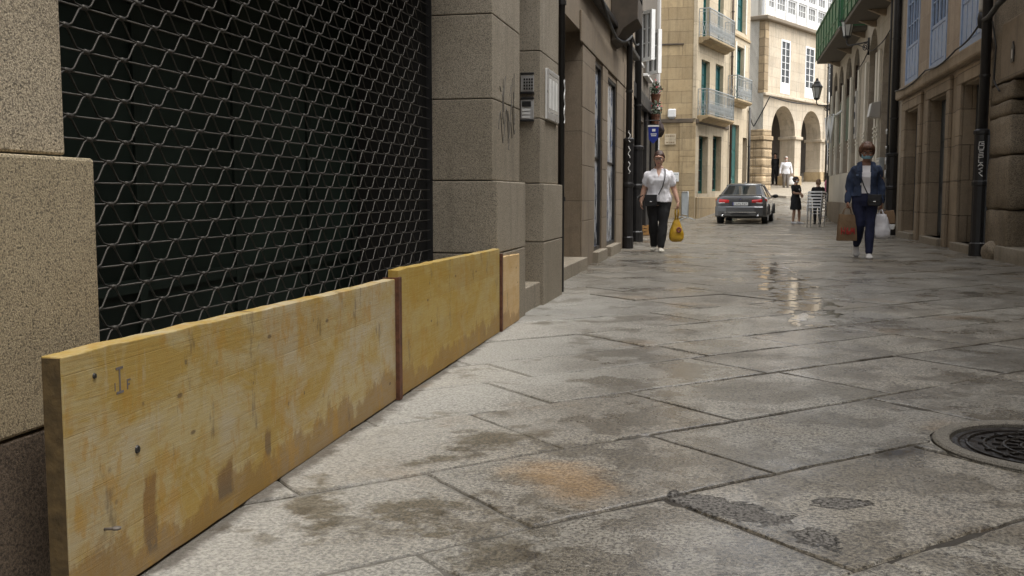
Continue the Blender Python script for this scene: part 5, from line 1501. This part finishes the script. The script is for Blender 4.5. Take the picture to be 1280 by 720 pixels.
wb_, _ = carrier('carrier_bag', 'large white plastic carrier bag held by the woman in the denim jacket', 'bag', (gp.x+.03, gp.y-.03, gp.z-.005), R(-12), .29, .37, .19,
                 (lambda g: g.done(g.mix(g.ramp(g.noise(8, 4), .3, .7), (.62, .61, .64), (.78, .77, .79)), .4, g.bump(g.noise(11, 4, .6, g.map((1, 1, .5))), .016, .9)))(G('white_plastic')), .5, handle_h=.07, seed=6)
kb = thing('paper_bag', 'small brown and white paper bag behind the white carrier bag', 'bag', (gp.x+.085, gp.y+.05, gp.z-.005), R(-14))
MB().loft([[(x*.12*k+.04, y*.05*k, z+(.015*x)) for x, y in ((-1, -1), (1, -1), (1, 1), (-1, 1))] for z, k in ((-.02, .8), (-.12, 1), (-.22, 1.05))]).build('bag_body', kraft, kb, bevel=.008)
MB().tube([(.0, 0, -.03), (-.02, 0, -.004), (.02, 0, -.004), (.06, 0, -.03)], .006, 6).build('handle', kraft, kb, smooth=True)
MB().loft([[(x*.10*k+.06, y*.052*k, z) for x, y in ((-1, -1), (1, -1), (1, 1), (-1, 1))] for z, k in ((-.222, 1.1), (-.30, .9))]).build('white_base', M['whitesign'], kb, bevel=.01)

# ---- woman in the black dress
W3 = thing('person', 'woman in a short black dress and mask with folded arms by the stacked chairs', 'person', at(2.39, 37.4, .004), R(52))
E_ = Body(1.68, .95, 1.0, head=(R(6), 0, 0),
          arms={-1: ((-.17, .0, 1.365), (-.21, -.06, 1.12), (-.02, -.22, 1.10)), 1: ((.17, .0, 1.365), (.21, -.06, 1.12), (.06, -.24, 1.06))},
          legs={-1: ((-.085, 0, .86), (-.08, -.01, .48), (-.08, .03, .085)), 1: ((.085, 0, .86), (.10, -.10, .49), (.12, -.10, .085))})
sk3 = skin_mat('skin_pale', (.42, .25, .17))
full_body(E_, W3, sk3, .010)
E_.face(W3, lips=False); E_.hair(W3, hair_mat('black_hair', (.018, .012, .010)), front=.165, side=.04, back=.02, extra=lambda mb: mb.ell(E_.hp((0, .12, .14)), (.04, .04, .05)))
mk = MB(); mk.loft([[E_.hp((ww*math.sin(a), -yy*math.cos(a*.82)+.012, z)) for a in [-1.35+2.7*j/10 for j in range(11)]] + [E_.hp((ww*.9*math.sin(a), -(yy-.01)*math.cos(a*.82)+.012, z)) for a in [1.35-2.7*j/10 for j in range(11)]] for z, ww, yy in ((.03, .045, .085), (.06, .066, .116), (.095, .060, .110))])
mk.build('face_mask', M['whitesign'], W3, smooth=True)
mb = MB(); E_.torso(mb, .016, .80, 1.42)
mb.loft([[E_.L((math.cos(t)*rx, math.sin(t)*ry-.02, z)) for t in [2*math.pi*k/20 for k in range(20)]] for z, rx, ry in ((.95, .19, .14), (.80, .215, .17), (.60, .225, .19), (.52, .225, .195))])
for sd in (-1, 1): E_.arm(mb, sd, .022, 0, .6)
remeshed(mb, 'dress', cloth('black_dress', (.012, .012, .013), .3), W3, .013, .008, 8)
MB().ell(E_.L((0, -.145, 1.24)), (.07, .012, .05), 10, 6).build('print', cloth('white_print', (.6, .6, .62), .3, 60), W3)
for sd in (-1, 1):
    mb = MB(); E_.foot(mb, sd, .010); remeshed(mb, 'shoe', cloth('white_trainer_far', (.62, .61, .6), .1), W3, .010)

# ---- person standing behind the stacked chairs
W4 = thing('person', 'person in black with light brown hair tied back, behind the stacked chairs', 'person', at(3.16, 37.3, .004), R(186))
S_ = Body(1.58, 1.02, 1.0, head=(R(10), 0, R(20)),
          arms={-1: ((-.17, .0, 1.365), (-.24, -.06, 1.12), (-.12, -.28, 1.04)), 1: ((.17, .0, 1.365), (.24, -.06, 1.12), (.12, -.28, 1.04))})
full_body(S_, W4, sk3, .011)
S_.hair(W4, hair_mat('light_brown_hair', (.16, .09, .045)), front=.16, side=.05, back=.02, extra=lambda mb: (mb.ell(S_.hp((0, .11, .18)), (.04, .045, .05)), mb.ell(S_.hp((0, .105, .08)), (.05, .035, .07))))
mb = MB(); S_.torso(mb, .018, .84, 1.43)
for sd in (-1, 1): S_.arm(mb, sd, .022, 0, 1.9)
remeshed(mb, 'black_top', cloth('black_top', (.013, .012, .014), .3), W4, .013, .008, 8)
mb = MB(); S_.torso(mb, .012, .80, .95)
for sd in (-1, 1): S_.leg(mb, sd, .014, 0, 1.95)
remeshed(mb, 'trousers', cloth('black_trousers_far', (.012, .012, .014), .3), W4, .013)
for sd in (-1, 1):
    mb = MB(); S_.foot(mb, sd, .008); remeshed(mb, 'shoe', cloth('dark_shoe', (.03, .028, .026), .1), W4, .012)
# ---- second sitter, mostly hidden by the corner pipe
W5 = thing('person', 'person in a pink top half hidden by the corner of the arched house', 'person', at(4.06, 43.6, .004), R(100))
S2 = Body(1.55, 1.0, 1.0, head=(R(5), 0, 0), arms=dict(S_.a), legs=dict(S_.l))
full_body(S2, W5, sk1, .012)
S2.face(W5, lips=False); S2.hair(W5, hair_mat('black_hair_far', (.02, .014, .011)))
mb = MB(); S2.torso(mb, .018, .84, 1.43)
for sd in (-1, 1): S2.arm(mb, sd, .022, 0, 1.9)
remeshed(mb, 'pink_top', cloth('pink_top', (.50, .16, .26), .2), W5, .014, .008, 8)
mb = MB(); S2.torso(mb, .012, .80, .95)
for sd in (-1, 1): S2.leg(mb, sd, .014, 0, 1.95)
remeshed(mb, 'trousers', cloth('navy_trousers', (.02, .02, .05), .3), W5, .014)

# ---- man in the white shirt, up the rise
W6 = thing('person', 'grey haired man in a white shirt walking down from the arches with a white bag', 'person', at(2.95, 54.4, .004), R(10))
F_ = Body(1.76, 1.08, 1.05, head=(R(6), 0, 0), legs={-1: ((-.09, 0, .86), (-.085, -.03, .48), (-.08, .06, .085)), 1: ((.09, 0, .86), (.09, -.05, .48), (.10, -.08, .085))})
_, hp6 = full_body(F_, W6, sk1, .012)
F_.face(W6, lips=False); F_.hair(W6, hair_mat('grey_hair', (.40, .39, .37)), r=(.080, .100, .104), front=.185, side=.09, back=.05)
mk = MB(); mk.loft([[F_.hp((ww*math.sin(a), -yy*math.cos(a*.82)+.012, z)) for a in [-1.35+2.7*j/10 for j in range(11)]] + [F_.hp((ww*.9*math.sin(a), -(yy-.01)*math.cos(a*.82)+.012, z)) for a in [1.35-2.7*j/10 for j in range(11)]] for z, ww, yy in ((.03, .045, .085), (.06, .066, .116), (.095, .060, .110))])
mk.build('face_mask', M['whitesign'], W6, smooth=True)
mb = MB(); F_.torso(mb, .016, .82, 1.43)
for sd in (-1, 1): F_.arm(mb, sd, .014, 0, 1.9)
remeshed(mb, 'shirt', cloth('white_shirt_far', (.76, .76, .78), .05), W6, .015, .012, 8)
mb = MB(); F_.torso(mb, .012, .80, .95)
for sd in (-1, 1): F_.leg(mb, sd, .022, 0, 1.93)
remeshed(mb, 'trousers', cloth('grey_trousers', (.17, .15, .13), .2), W6, .015, .008, 8)
for sd in (-1, 1):
    mb = MB(); F_.foot(mb, sd, .008); remeshed(mb, 'shoe', cloth('dark_shoe_far', (.03, .028, .026), .1), W6, .012)
gp = (Matrix.Translation(W6.location) @ Matrix.Rotation(R(10), 4, 'Z')) @ hp6[1](.10, 0, .03)
carrier('carrier_bag', 'white bag in the hand of the grey haired man', 'bag', tuple(gp), 0, .3, .42, .16, M['whitesign'], .5, handle_h=.08, seed=9)
# ---- figure in black in the shade of the first arch
W7 = thing('person', 'person dressed in black standing in the shade of the first arch', 'person', (2.47, 56.2, H(2.47, 56.2)+.115), R(-10))
K_ = Body(1.74, 1.05, 1.0)
full_body(K_, W7, sk1, .014)
K_.face(W7, lips=False); K_.hair(W7, hair_mat('black_hair_arch', (.018, .014, .012)))
mb = MB(); K_.torso(mb, .02, .84, 1.43)
for sd in (-1, 1): K_.arm(mb, sd, .022, 0, 1.9)
remeshed(mb, 'coat', cloth('black_coat', (.012, .012, .013), .3), W7, .016, .01, 8)
mb = MB(); K_.torso(mb, .012, .80, .95)
for sd in (-1, 1): K_.leg(mb, sd, .018, 0, 1.93)
remeshed(mb, 'trousers', cloth('black_trousers_arch', (.012, .012, .013), .3), W7, .016)

# ------------------------------------------------------------------ stacked chairs
def make_chair():
    t = thing('metal_chair', 'chair', 'chair', (0, 0, 0), 0, 'stacked aluminium chairs')
    for x in (-1, 1):
        MB().tube([(.22*x, -.20, 0), (.25*x, -.21, .35), (.265*x, -.20, .57), (.265*x, -.16, .61), (.265*x, .12, .615), (.24*x, .22, .63)], .0125, 8).build('armrest_leg', M['alu'], t, smooth=True)
        MB().tube([(.20*x, .25, 0), (.215*x, .215, .4), (.22*x, .235, .60), (.20*x, .245, .66)], .0125, 8).build('rear_leg', M['alu'], t, smooth=True)
    st = MB()
    for k in range(6): st.box(-.2, .2, -.2+.068*k, -.15+.068*k, .430, .440)
    st.tube([(-.215, -.21, .43), (.215, -.21, .43)], .01, 6).tube([(-.215, .2, .43), (.215, .2, .43)], .01, 6)
    st.build('seat', M['alu'], t)
    bk = MB(); z = .645
    arc = [(-.262, -.02), (-.258, .10), (-.235, .19), (-.18, .245), (-.09, .27), (0, .278), (.09, .27), (.18, .245), (.235, .19), (.258, .10), (.262, -.02)]
    inn = [(x*.965, y-.012) for x, y in arc]
    n = len(arc); V = [(x, y, z-.026) for x, y in arc]+[(x, y, z+.026) for x, y in arc]+[(x, y, z-.026) for x, y in inn]+[(x, y, z+.026) for x, y in inn]
    Fc = []
    for i in range(n-1):
        Fc += [(i, i+1, n+i+1, n+i), (2*n+i+1, 2*n+i, 3*n+i, 3*n+i+1), (n+i, n+i+1, 3*n+i+1, 3*n+i), (i+1, i, 2*n+i, 2*n+i+1)]
    Fc += [(0, n, 3*n, 2*n), (n-1, 3*n-1, 4*n-1, 2*n-1)]
    bk.add(V, Fc).build('back_band', M['chairband'], t)
    return t
M['chairband'] = plain('pale_aluminium_band', (.80, .80, .79), .35, .2, var=.05)
ch0 = make_chair()
names = ['lowest chair of the metal stack beside the arched house', 'second metal chair from the bottom of the stack', 'third metal chair from the bottom of the stack', 'third metal chair from the top of the stack', 'second metal chair from the top of the stack', 'topmost metal chair of the stack, in front of the sitter in black']
for i in range(6):
    c = ch0 if i == 0 else copy_tree(ch0)
    c.location = (2.84+.006*i, 34.2-.004*i, H(2.84, 34.2)+.100*i); c.rotation_euler = (0, 0, R(158+1.5*(i % 2)))
    c['label'] = names[i]

# ------------------------------------------------------------------ car
car = thing('parked_car', 'dark grey saloon car seen from behind, stopped in the middle of the street', 'car', at(.44, 36.6, .004), R(-6))
paint = (lambda g: g.done((.15, .152, .155), .24, None, .6, **{'Coat Weight': .7, 'Coat Roughness': .06}))(G('grey_car_paint'))
blackp = plain('black_plastic', (.018, .018, .019), .55)
glassd = glassy('car_glass', (.02, .024, .026), .04, .2)
W = .93
# lower body: cross-sections from tail (y=0) to nose (y=4.9)
def bodysec(y, w, zb, zs, zd, tuck):
    """half section from bottom centre out and up to the deck's centre"""
    half = [(0, zb), (w*.80, zb), (w*.93, zb+.06), (w*.985, zb+.2), (w, zs-.18), (w*.985, zs-.04), (w*.95, zs+.02), (w*.86, zd), (w*.5, zd+tuck), (0, zd+tuck*1.3)]
    return [(x, y, z) for x, z in half] + [(-x, y, z) for x, z in half[-2:0:-1]]
secs = [bodysec(.0, W*.80, .42, .80, .90, .0), bodysec(.03, W*.90, .34, .86, .985, .01), bodysec(.10, W*.96, .24, .89, 1.03, .012), bodysec(.35, W*.99, .20, .92, 1.045, .012), bodysec(.9, W, .19, .94, 1.03, .01),
        bodysec(1.8, W*.995, .19, .93, .985, .005), bodysec(3.0, W*.99, .19, .91, .965, .005), bodysec(3.7, W*.985, .19, .88, .95, .02), bodysec(4.3, W*.97, .2, .80, .87, .03), bodysec(4.7, W*.88, .22, .70, .77, .03), bodysec(4.88, W*.70, .30, .58, .64, .02)]
body = MB().loft(secs).build('body', paint, car, smooth=True)
body.modifiers.new('s', 'SUBSURF').render_levels = 2; body.modifiers['s'].levels = 1
for sx in (-1, 1):  # wheel arches
    for y in (.98, 3.92):
        MB().tube([(sx*(W+.004), y+.37*math.cos(a), .335+.37*math.sin(a)) for a in [math.pi*k/14 for k in range(15)]], .022, 6).build('wheel_arch', blackp, body, smooth=True)
# greenhouse: pillars and roof as a frame, glass as separate panes
gh = [(.72, .66, 1.02), (1.50, .575, 1.40), (2.15, .58, 1.455), (2.75, .575, 1.44), (3.72, .70, .97)]
rf = MB()
def ghring(y, w, z): return [(-w-.08*(z < 1.1), y, z), (-w*.97, y, z+.025), (0, y, z+.05), (w*.97, y, z+.025), (w+.08*(z < 1.1), y, z), (w*.9, y, z-.04), (0, y, z-.03), (-w*.9, y, z-.04)]
rf.loft([ghring(1.44, .565, 1.385), ghring(1.60, .585, 1.425), ghring(2.15, .59, 1.452), ghring(2.75, .58, 1.435), ghring(2.9, .57, 1.40)])
rf.build('roof', paint, car, smooth=True)
for sx in (-1, 1):
    pl = MB(); pl.loft([[(sx*.80, .55, 1.00), (sx*.70, .62, 1.03), (sx*.72, .80, 1.01), (sx*.83, .95, .98)], [(sx*.62, 1.40, 1.385), (sx*.55, 1.44, 1.40), (sx*.56, 1.52, 1.395), (sx*.63, 1.62, 1.38)]])
    pl.bar((sx*.82, 3.75, .95), (sx*.60, 2.85, 1.40), .06, .05)
    pl.bar((sx*.855, 2.15, .95), (sx*.625, 2.15, 1.41), .07, .03)
    pl.tube([(sx*.63, 1.5, 1.39), (sx*.645, 2.15, 1.42), (sx*.62, 2.85, 1.40)], .03, 6)
    pl.build('pillar', paint, car)
MB().add([(-.70, .655, 1.035), (.70, .655, 1.035), (.55, 1.47, 1.412), (-.55, 1.47, 1.412), (-.70, .67, 1.02), (.70, .67, 1.02), (.55, 1.48, 1.40), (-.55, 1.48, 1.40)], [(0, 1, 2, 3), (7, 6, 5, 4), (0, 4, 5, 1), (1, 5, 6, 2), (2, 6, 7, 3), (3, 7, 4, 0)]).build('rear_window', glassd, car)
MB().add([(-.78, 3.72, .96), (.78, 3.72, .96), (.55, 2.86, 1.42), (-.55, 2.86, 1.42), (-.78, 3.70, .95), (.78, 3.70, .95), (.55, 2.85, 1.41), (-.55, 2.85, 1.41)], [(0, 1, 2, 3), (7, 6, 5, 4), (0, 4, 5, 1), (1, 5, 6, 2), (2, 6, 7, 3), (3, 7, 4, 0)]).build('windscreen', glassd, car)
for sx in (-1, 1):
    q = [(.85, .80, .98), (.845, 3.70, .95), (.60, 2.85, 1.40), (.63, 1.5, 1.39)]
    MB().loft([[(sx*x, y, z) for x, y, z in q], [(sx*(x-.012), y, z) for x, y, z in q]]).build('side_window', glassd, car)
    MB().tube([(sx*.87, .85, .965), (sx*.865, 3.7, .94)], .012, 6).build('trim_strip', M['chrome'], car)
    mr = MB().ell((sx*1.02, 3.2, 1.0), (.11, .06, .075), 14, 10).bar((sx*.86, 3.22, .96), (sx*.98, 3.21, .98), .05, .04)
    mr.build('wing_mirror', blackp, car, smooth=True)
def wheel(x, y):
    ty = MB(); n = 28
    prof = [(.20, -.10), (.315, -.105), (.335, -.07), (.335, .07), (.315, .105), (.20, .10)]
    ty.loft([[(x+b, y+r*math.cos(2*math.pi*k/n), .335+r*math.sin(2*math.pi*k/n)) for k in range(n)] for r, b in prof], caps=True)
    w = thing_part('wheel', car)
    ty.build('tyre', plain('tyre_rubber', (.014, .014, .015), .8), w, smooth=False)
    rm = MB(); s_ = 1 if x > 0 else -1
    rm.loft([[(x+s_*b, y+r*math.cos(2*math.pi*k/n), .335+r*math.sin(2*math.pi*k/n)) for k in range(n)] for r, b in ((.225, .108), (.215, .098), (.20, .075), (.02, .07))])
    for k in range(10):
        a = 2*math.pi*k/10; rm.bar((x+s_*.1, y+.04*math.cos(a), .335+.04*math.sin(a)), (x+s_*.105, y+.215*math.cos(a), .335+.215*math.sin(a)), .03, .02)
    rm.build('rim', M['alu'], w)
def thing_part(name, parent):
    return MB().lathe([(0, 0), (.05, 0), (.05, .03), (0, .03)], (0, .5, .3), 8).build(name, blackp, parent)
def wheel2(x, y):
    s_ = 1 if x > 0 else -1; n = 28
    hub = MB().loft([[(x+s_*b, y+r*math.cos(2*math.pi*k/n), .335+r*math.sin(2*math.pi*k/n)) for k in range(n)] for r, b in ((.19, .04), (.19, .06), (.05, .065))]).build('wheel', M['castiron'], car)
    MB().loft([[(x+b, y+r*math.cos(2*math.pi*k/n), .335+r*math.sin(2*math.pi*k/n)) for k in range(n)] for r, b in [(.215, -.105), (.315, -.11), (.335, -.08), (.335, .08), (.315, .11), (.215, .105), (.215, -.105)]], caps=False).build('tyre', M['tyre'], hub)
    rm = MB()
    for k in range(10):
        a = 2*math.pi*k/10; rm.bar((x+s_*.08, y+.03*math.cos(a), .335+.03*math.sin(a)), (x+s_*.10, y+.215*math.cos(a), .335+.215*math.sin(a)), .032, .02)
    rm.tube([(x+s_*.1, y+.217*math.cos(2*math.pi*k/n), .335+.217*math.sin(2*math.pi*k/n)) for k in range(n)], .014, 6, closed=True)
    rm.build('rim', M['alu'], hub)
M['tyre'] = plain('tyre_rubber', (.014, .014, .015), .8)
for x in (-.80, .80):
    for y in (.98, 3.92): wheel2(x, y)
# rear details
redl = plain('red_lamp_glass', (.62, .012, .010), .12, var=.3, **{'Coat Weight': .8})
for sx in (-1, 1):
    lam = []
    for (x, y, zt, zb) in ((.40, -.010, .865, .77), (.60, .005, .885, .755), (.75, .035, .90, .745), (.86, .12, .905, .755), (.915, .30, .90, .80)):
        lam.append([(sx*x, y-.012, zb), (sx*x, y-.024, (zb+zt)/2), (sx*x, y-.008, zt), (sx*x*.98, y+.10, zt), (sx*x*.98, y+.10, zb)])
    tl = MB().loft(lam).build('tail_lamp', redl, car, smooth=False, bevel=.004)
    MB().loft([[(sx*x, y-.034, z-.014), (sx*x, y-.034, z+.014), (sx*x, y, z+.014), (sx*x, y, z-.014)] for x, y, z in ((.55, .0, .765), (.74, .03, .757), (.85, .10, .762))]).build('lamp_strip', plain('white_lamp', (.75, .74, .72), .2), tl)
    MB().tube([(sx*.62, -.0, .30), (sx*.62, -.07, .30)], .04, 12).build('exhaust', M['chrome'], car, smooth=True)
bmp = []
for x, y in ((-.93, .30), (-.90, .10), (-.78, -.02), (-.5, -.075), (0, -.09), (.5, -.075), (.78, -.02), (.90, .10), (.93, .30)):
    bmp.append([(x, y+.09, .26), (x, y+.02, .30), (x, y, .46), (x, y+.005, .60), (x, y+.03, .64), (x*.96, y+.16, .64), (x*.96, y+.16, .26)])
bp = MB().loft(bmp).build('bumper', paint, car, smooth=False, bevel=.01)
MB().loft([[(x, y-.006, .335), (x, y-.008, .41), (x, y+.05, .41), (x, y+.05, .335)] for x, y in ((-.66, -.035), (0, -.085), (.66, -.035))]).build('diffuser', blackp, bp)
MB().loft([[(x, y-.018, .415), (x, y-.018, .44), (x, y+.03, .44), (x, y+.03, .415)] for x, y in ((-.55, -.05), (0, -.085), (.55, -.05))]).build('chrome_strip', M['chrome'], bp)
MB().loft([[(x, y, .985+.0), (x, y-.02, 1.035), (x, y+.06, 1.055), (x, y+.1, 1.03)] for x, y in ((-.74, .10), (-.4, .055), (0, .045), (.4, .055), (.74, .10))]).build('boot_lip', paint, car, bevel=.006)
MB().add([(-.40, -.03, .66), (.40, -.03, .66), (.38, -.004, .79), (-.38, -.004, .79), (-.40, .04, .66), (.40, .04, .66), (.38, .06, .79), (-.38, .06, .79)], [(0, 1, 2, 3), (7, 6, 5, 4), (0, 4, 5, 1), (1, 5, 6, 2), (2, 6, 7, 3), (3, 7, 4, 0)]).build('plate_recess', blackp, car)
np2 = MB().box(-.27, .27, -.046, -.034, .67, .78).build('number_plate', M['whitesign'], car, bevel=.004)
MB().box(-.268, -.232, -.0485, -.0465, .672, .778).build('plate_band', M['bluesign'], np2)
gm = MB()
x = -.20
for k in range(7):
    w_ = rnd.uniform(.03, .045)
    gm.box(x, x+.011, -.0485, -.0465, .695, .755)
    gm.box(x+.011, x+w_, -.0485, -.0465, .695+.0*k, .708) if k % 2 else gm.box(x+.011, x+w_, -.0485, -.0465, .742, .755)
    if k % 3: gm.box(x+w_-.009, x+w_, -.0485, -.0465, .708, .742)
    x += .064 if k != 3 else .075
gm.build('plate_characters', M['ink'], np2)
bd = MB().loft([[(.041*math.cos(a), y, .885+.041*math.sin(a)) for a in [2*math.pi*k/20 for k in range(20)]] for y in (-.022, -.012)]).build('badge', M['chrome'], car)
qd = MB()
for q0 in (0, math.pi): 
    qd.prism([(0, .885)]+[(.026*math.cos(q0+a), .885+.026*math.sin(q0+a)) for a in [math.pi/2*k/5 for k in range(6)]], 'y', -.0245, -.0225)
qd.build('badge_quarter', M['bluesign'], bd)
ml = MB()
for k in range(4): ml.box(.22+.045*k, .25+.045*k, -.012, .01, .875, .905)
ml.build('model_lettering', M['chrome'], car)
MB().loft([[(-.02, 1.75, 1.50), (.02, 1.75, 1.50), (.02, 1.95, 1.50), (-.02, 1.95, 1.50)], [(-.006, 1.80, 1.545), (.006, 1.80, 1.545), (.006, 1.85, 1.545), (-.006, 1.85, 1.545)]]).build('aerial', paint, car)
# ------------------------------------------------------------------ light, sky, camera
EL, AZ = R(63), R(102)      # AZ: clockwise from +Y to the sun
w = bpy.data.worlds.new('World'); sc.world = w; w.use_nodes = True
nt = w.node_tree; nt.nodes.clear()
sky = nt.nodes.new('ShaderNodeTexSky'); sky.sky_type = 'NISHITA'; sky.sun_disc = False
sky.sun_elevation = EL; sky.sun_rotation = AZ; sky.air_density = 1.0; sky.dust_density = 4.0; sky.ozone_density = 1.0
hs = nt.nodes.new('ShaderNodeHueSaturation'); hs.inputs['Saturation'].default_value = .22
bg = nt.nodes.new('ShaderNodeBackground'); bg.inputs[1].default_value = .15
ou = nt.nodes.new('ShaderNodeOutputWorld')
nt.links.new(sky.outputs[0], hs.inputs['Color']); nt.links.new(hs.outputs[0], bg.inputs[0]); nt.links.new(bg.outputs[0], ou.inputs[0])
sl = bpy.data.lights.new('sun', 'SUN'); sl.energy = 2.0; sl.angle = R(60); sl.color = (1, .97, .92)
so = bpy.data.objects.new('sun', sl); col.objects.link(so)
dvec = Vector((math.sin(AZ)*math.cos(EL), math.cos(AZ)*math.cos(EL), math.sin(EL)))
so.rotation_euler = dvec.to_track_quat('Z', 'Y').to_euler(); so.location = (0, 0, 30)
cd = bpy.data.cameras.new('camera'); cam = bpy.data.objects.new('camera', cd); col.objects.link(cam)
cam.location = (0, 0, .95); cd.sensor_width = 36; cd.lens = 1240/1280*36; cd.clip_start = .05; cd.clip_end = 1500
cam.rotation_euler = (R(90-5.2986), 0, R(12.2331))
sc.camera = cam
sc.view_settings.view_transform = 'Standard'; sc.view_settings.look = 'None'; sc.view_settings.gamma = 1
sc.view_settings.exposure = EXPOSURE
sc.cycles.max_bounces = 6; sc.cycles.diffuse_bounces = 4; sc.cycles.glossy_bounces = 3
sc.cycles.use_denoising = True
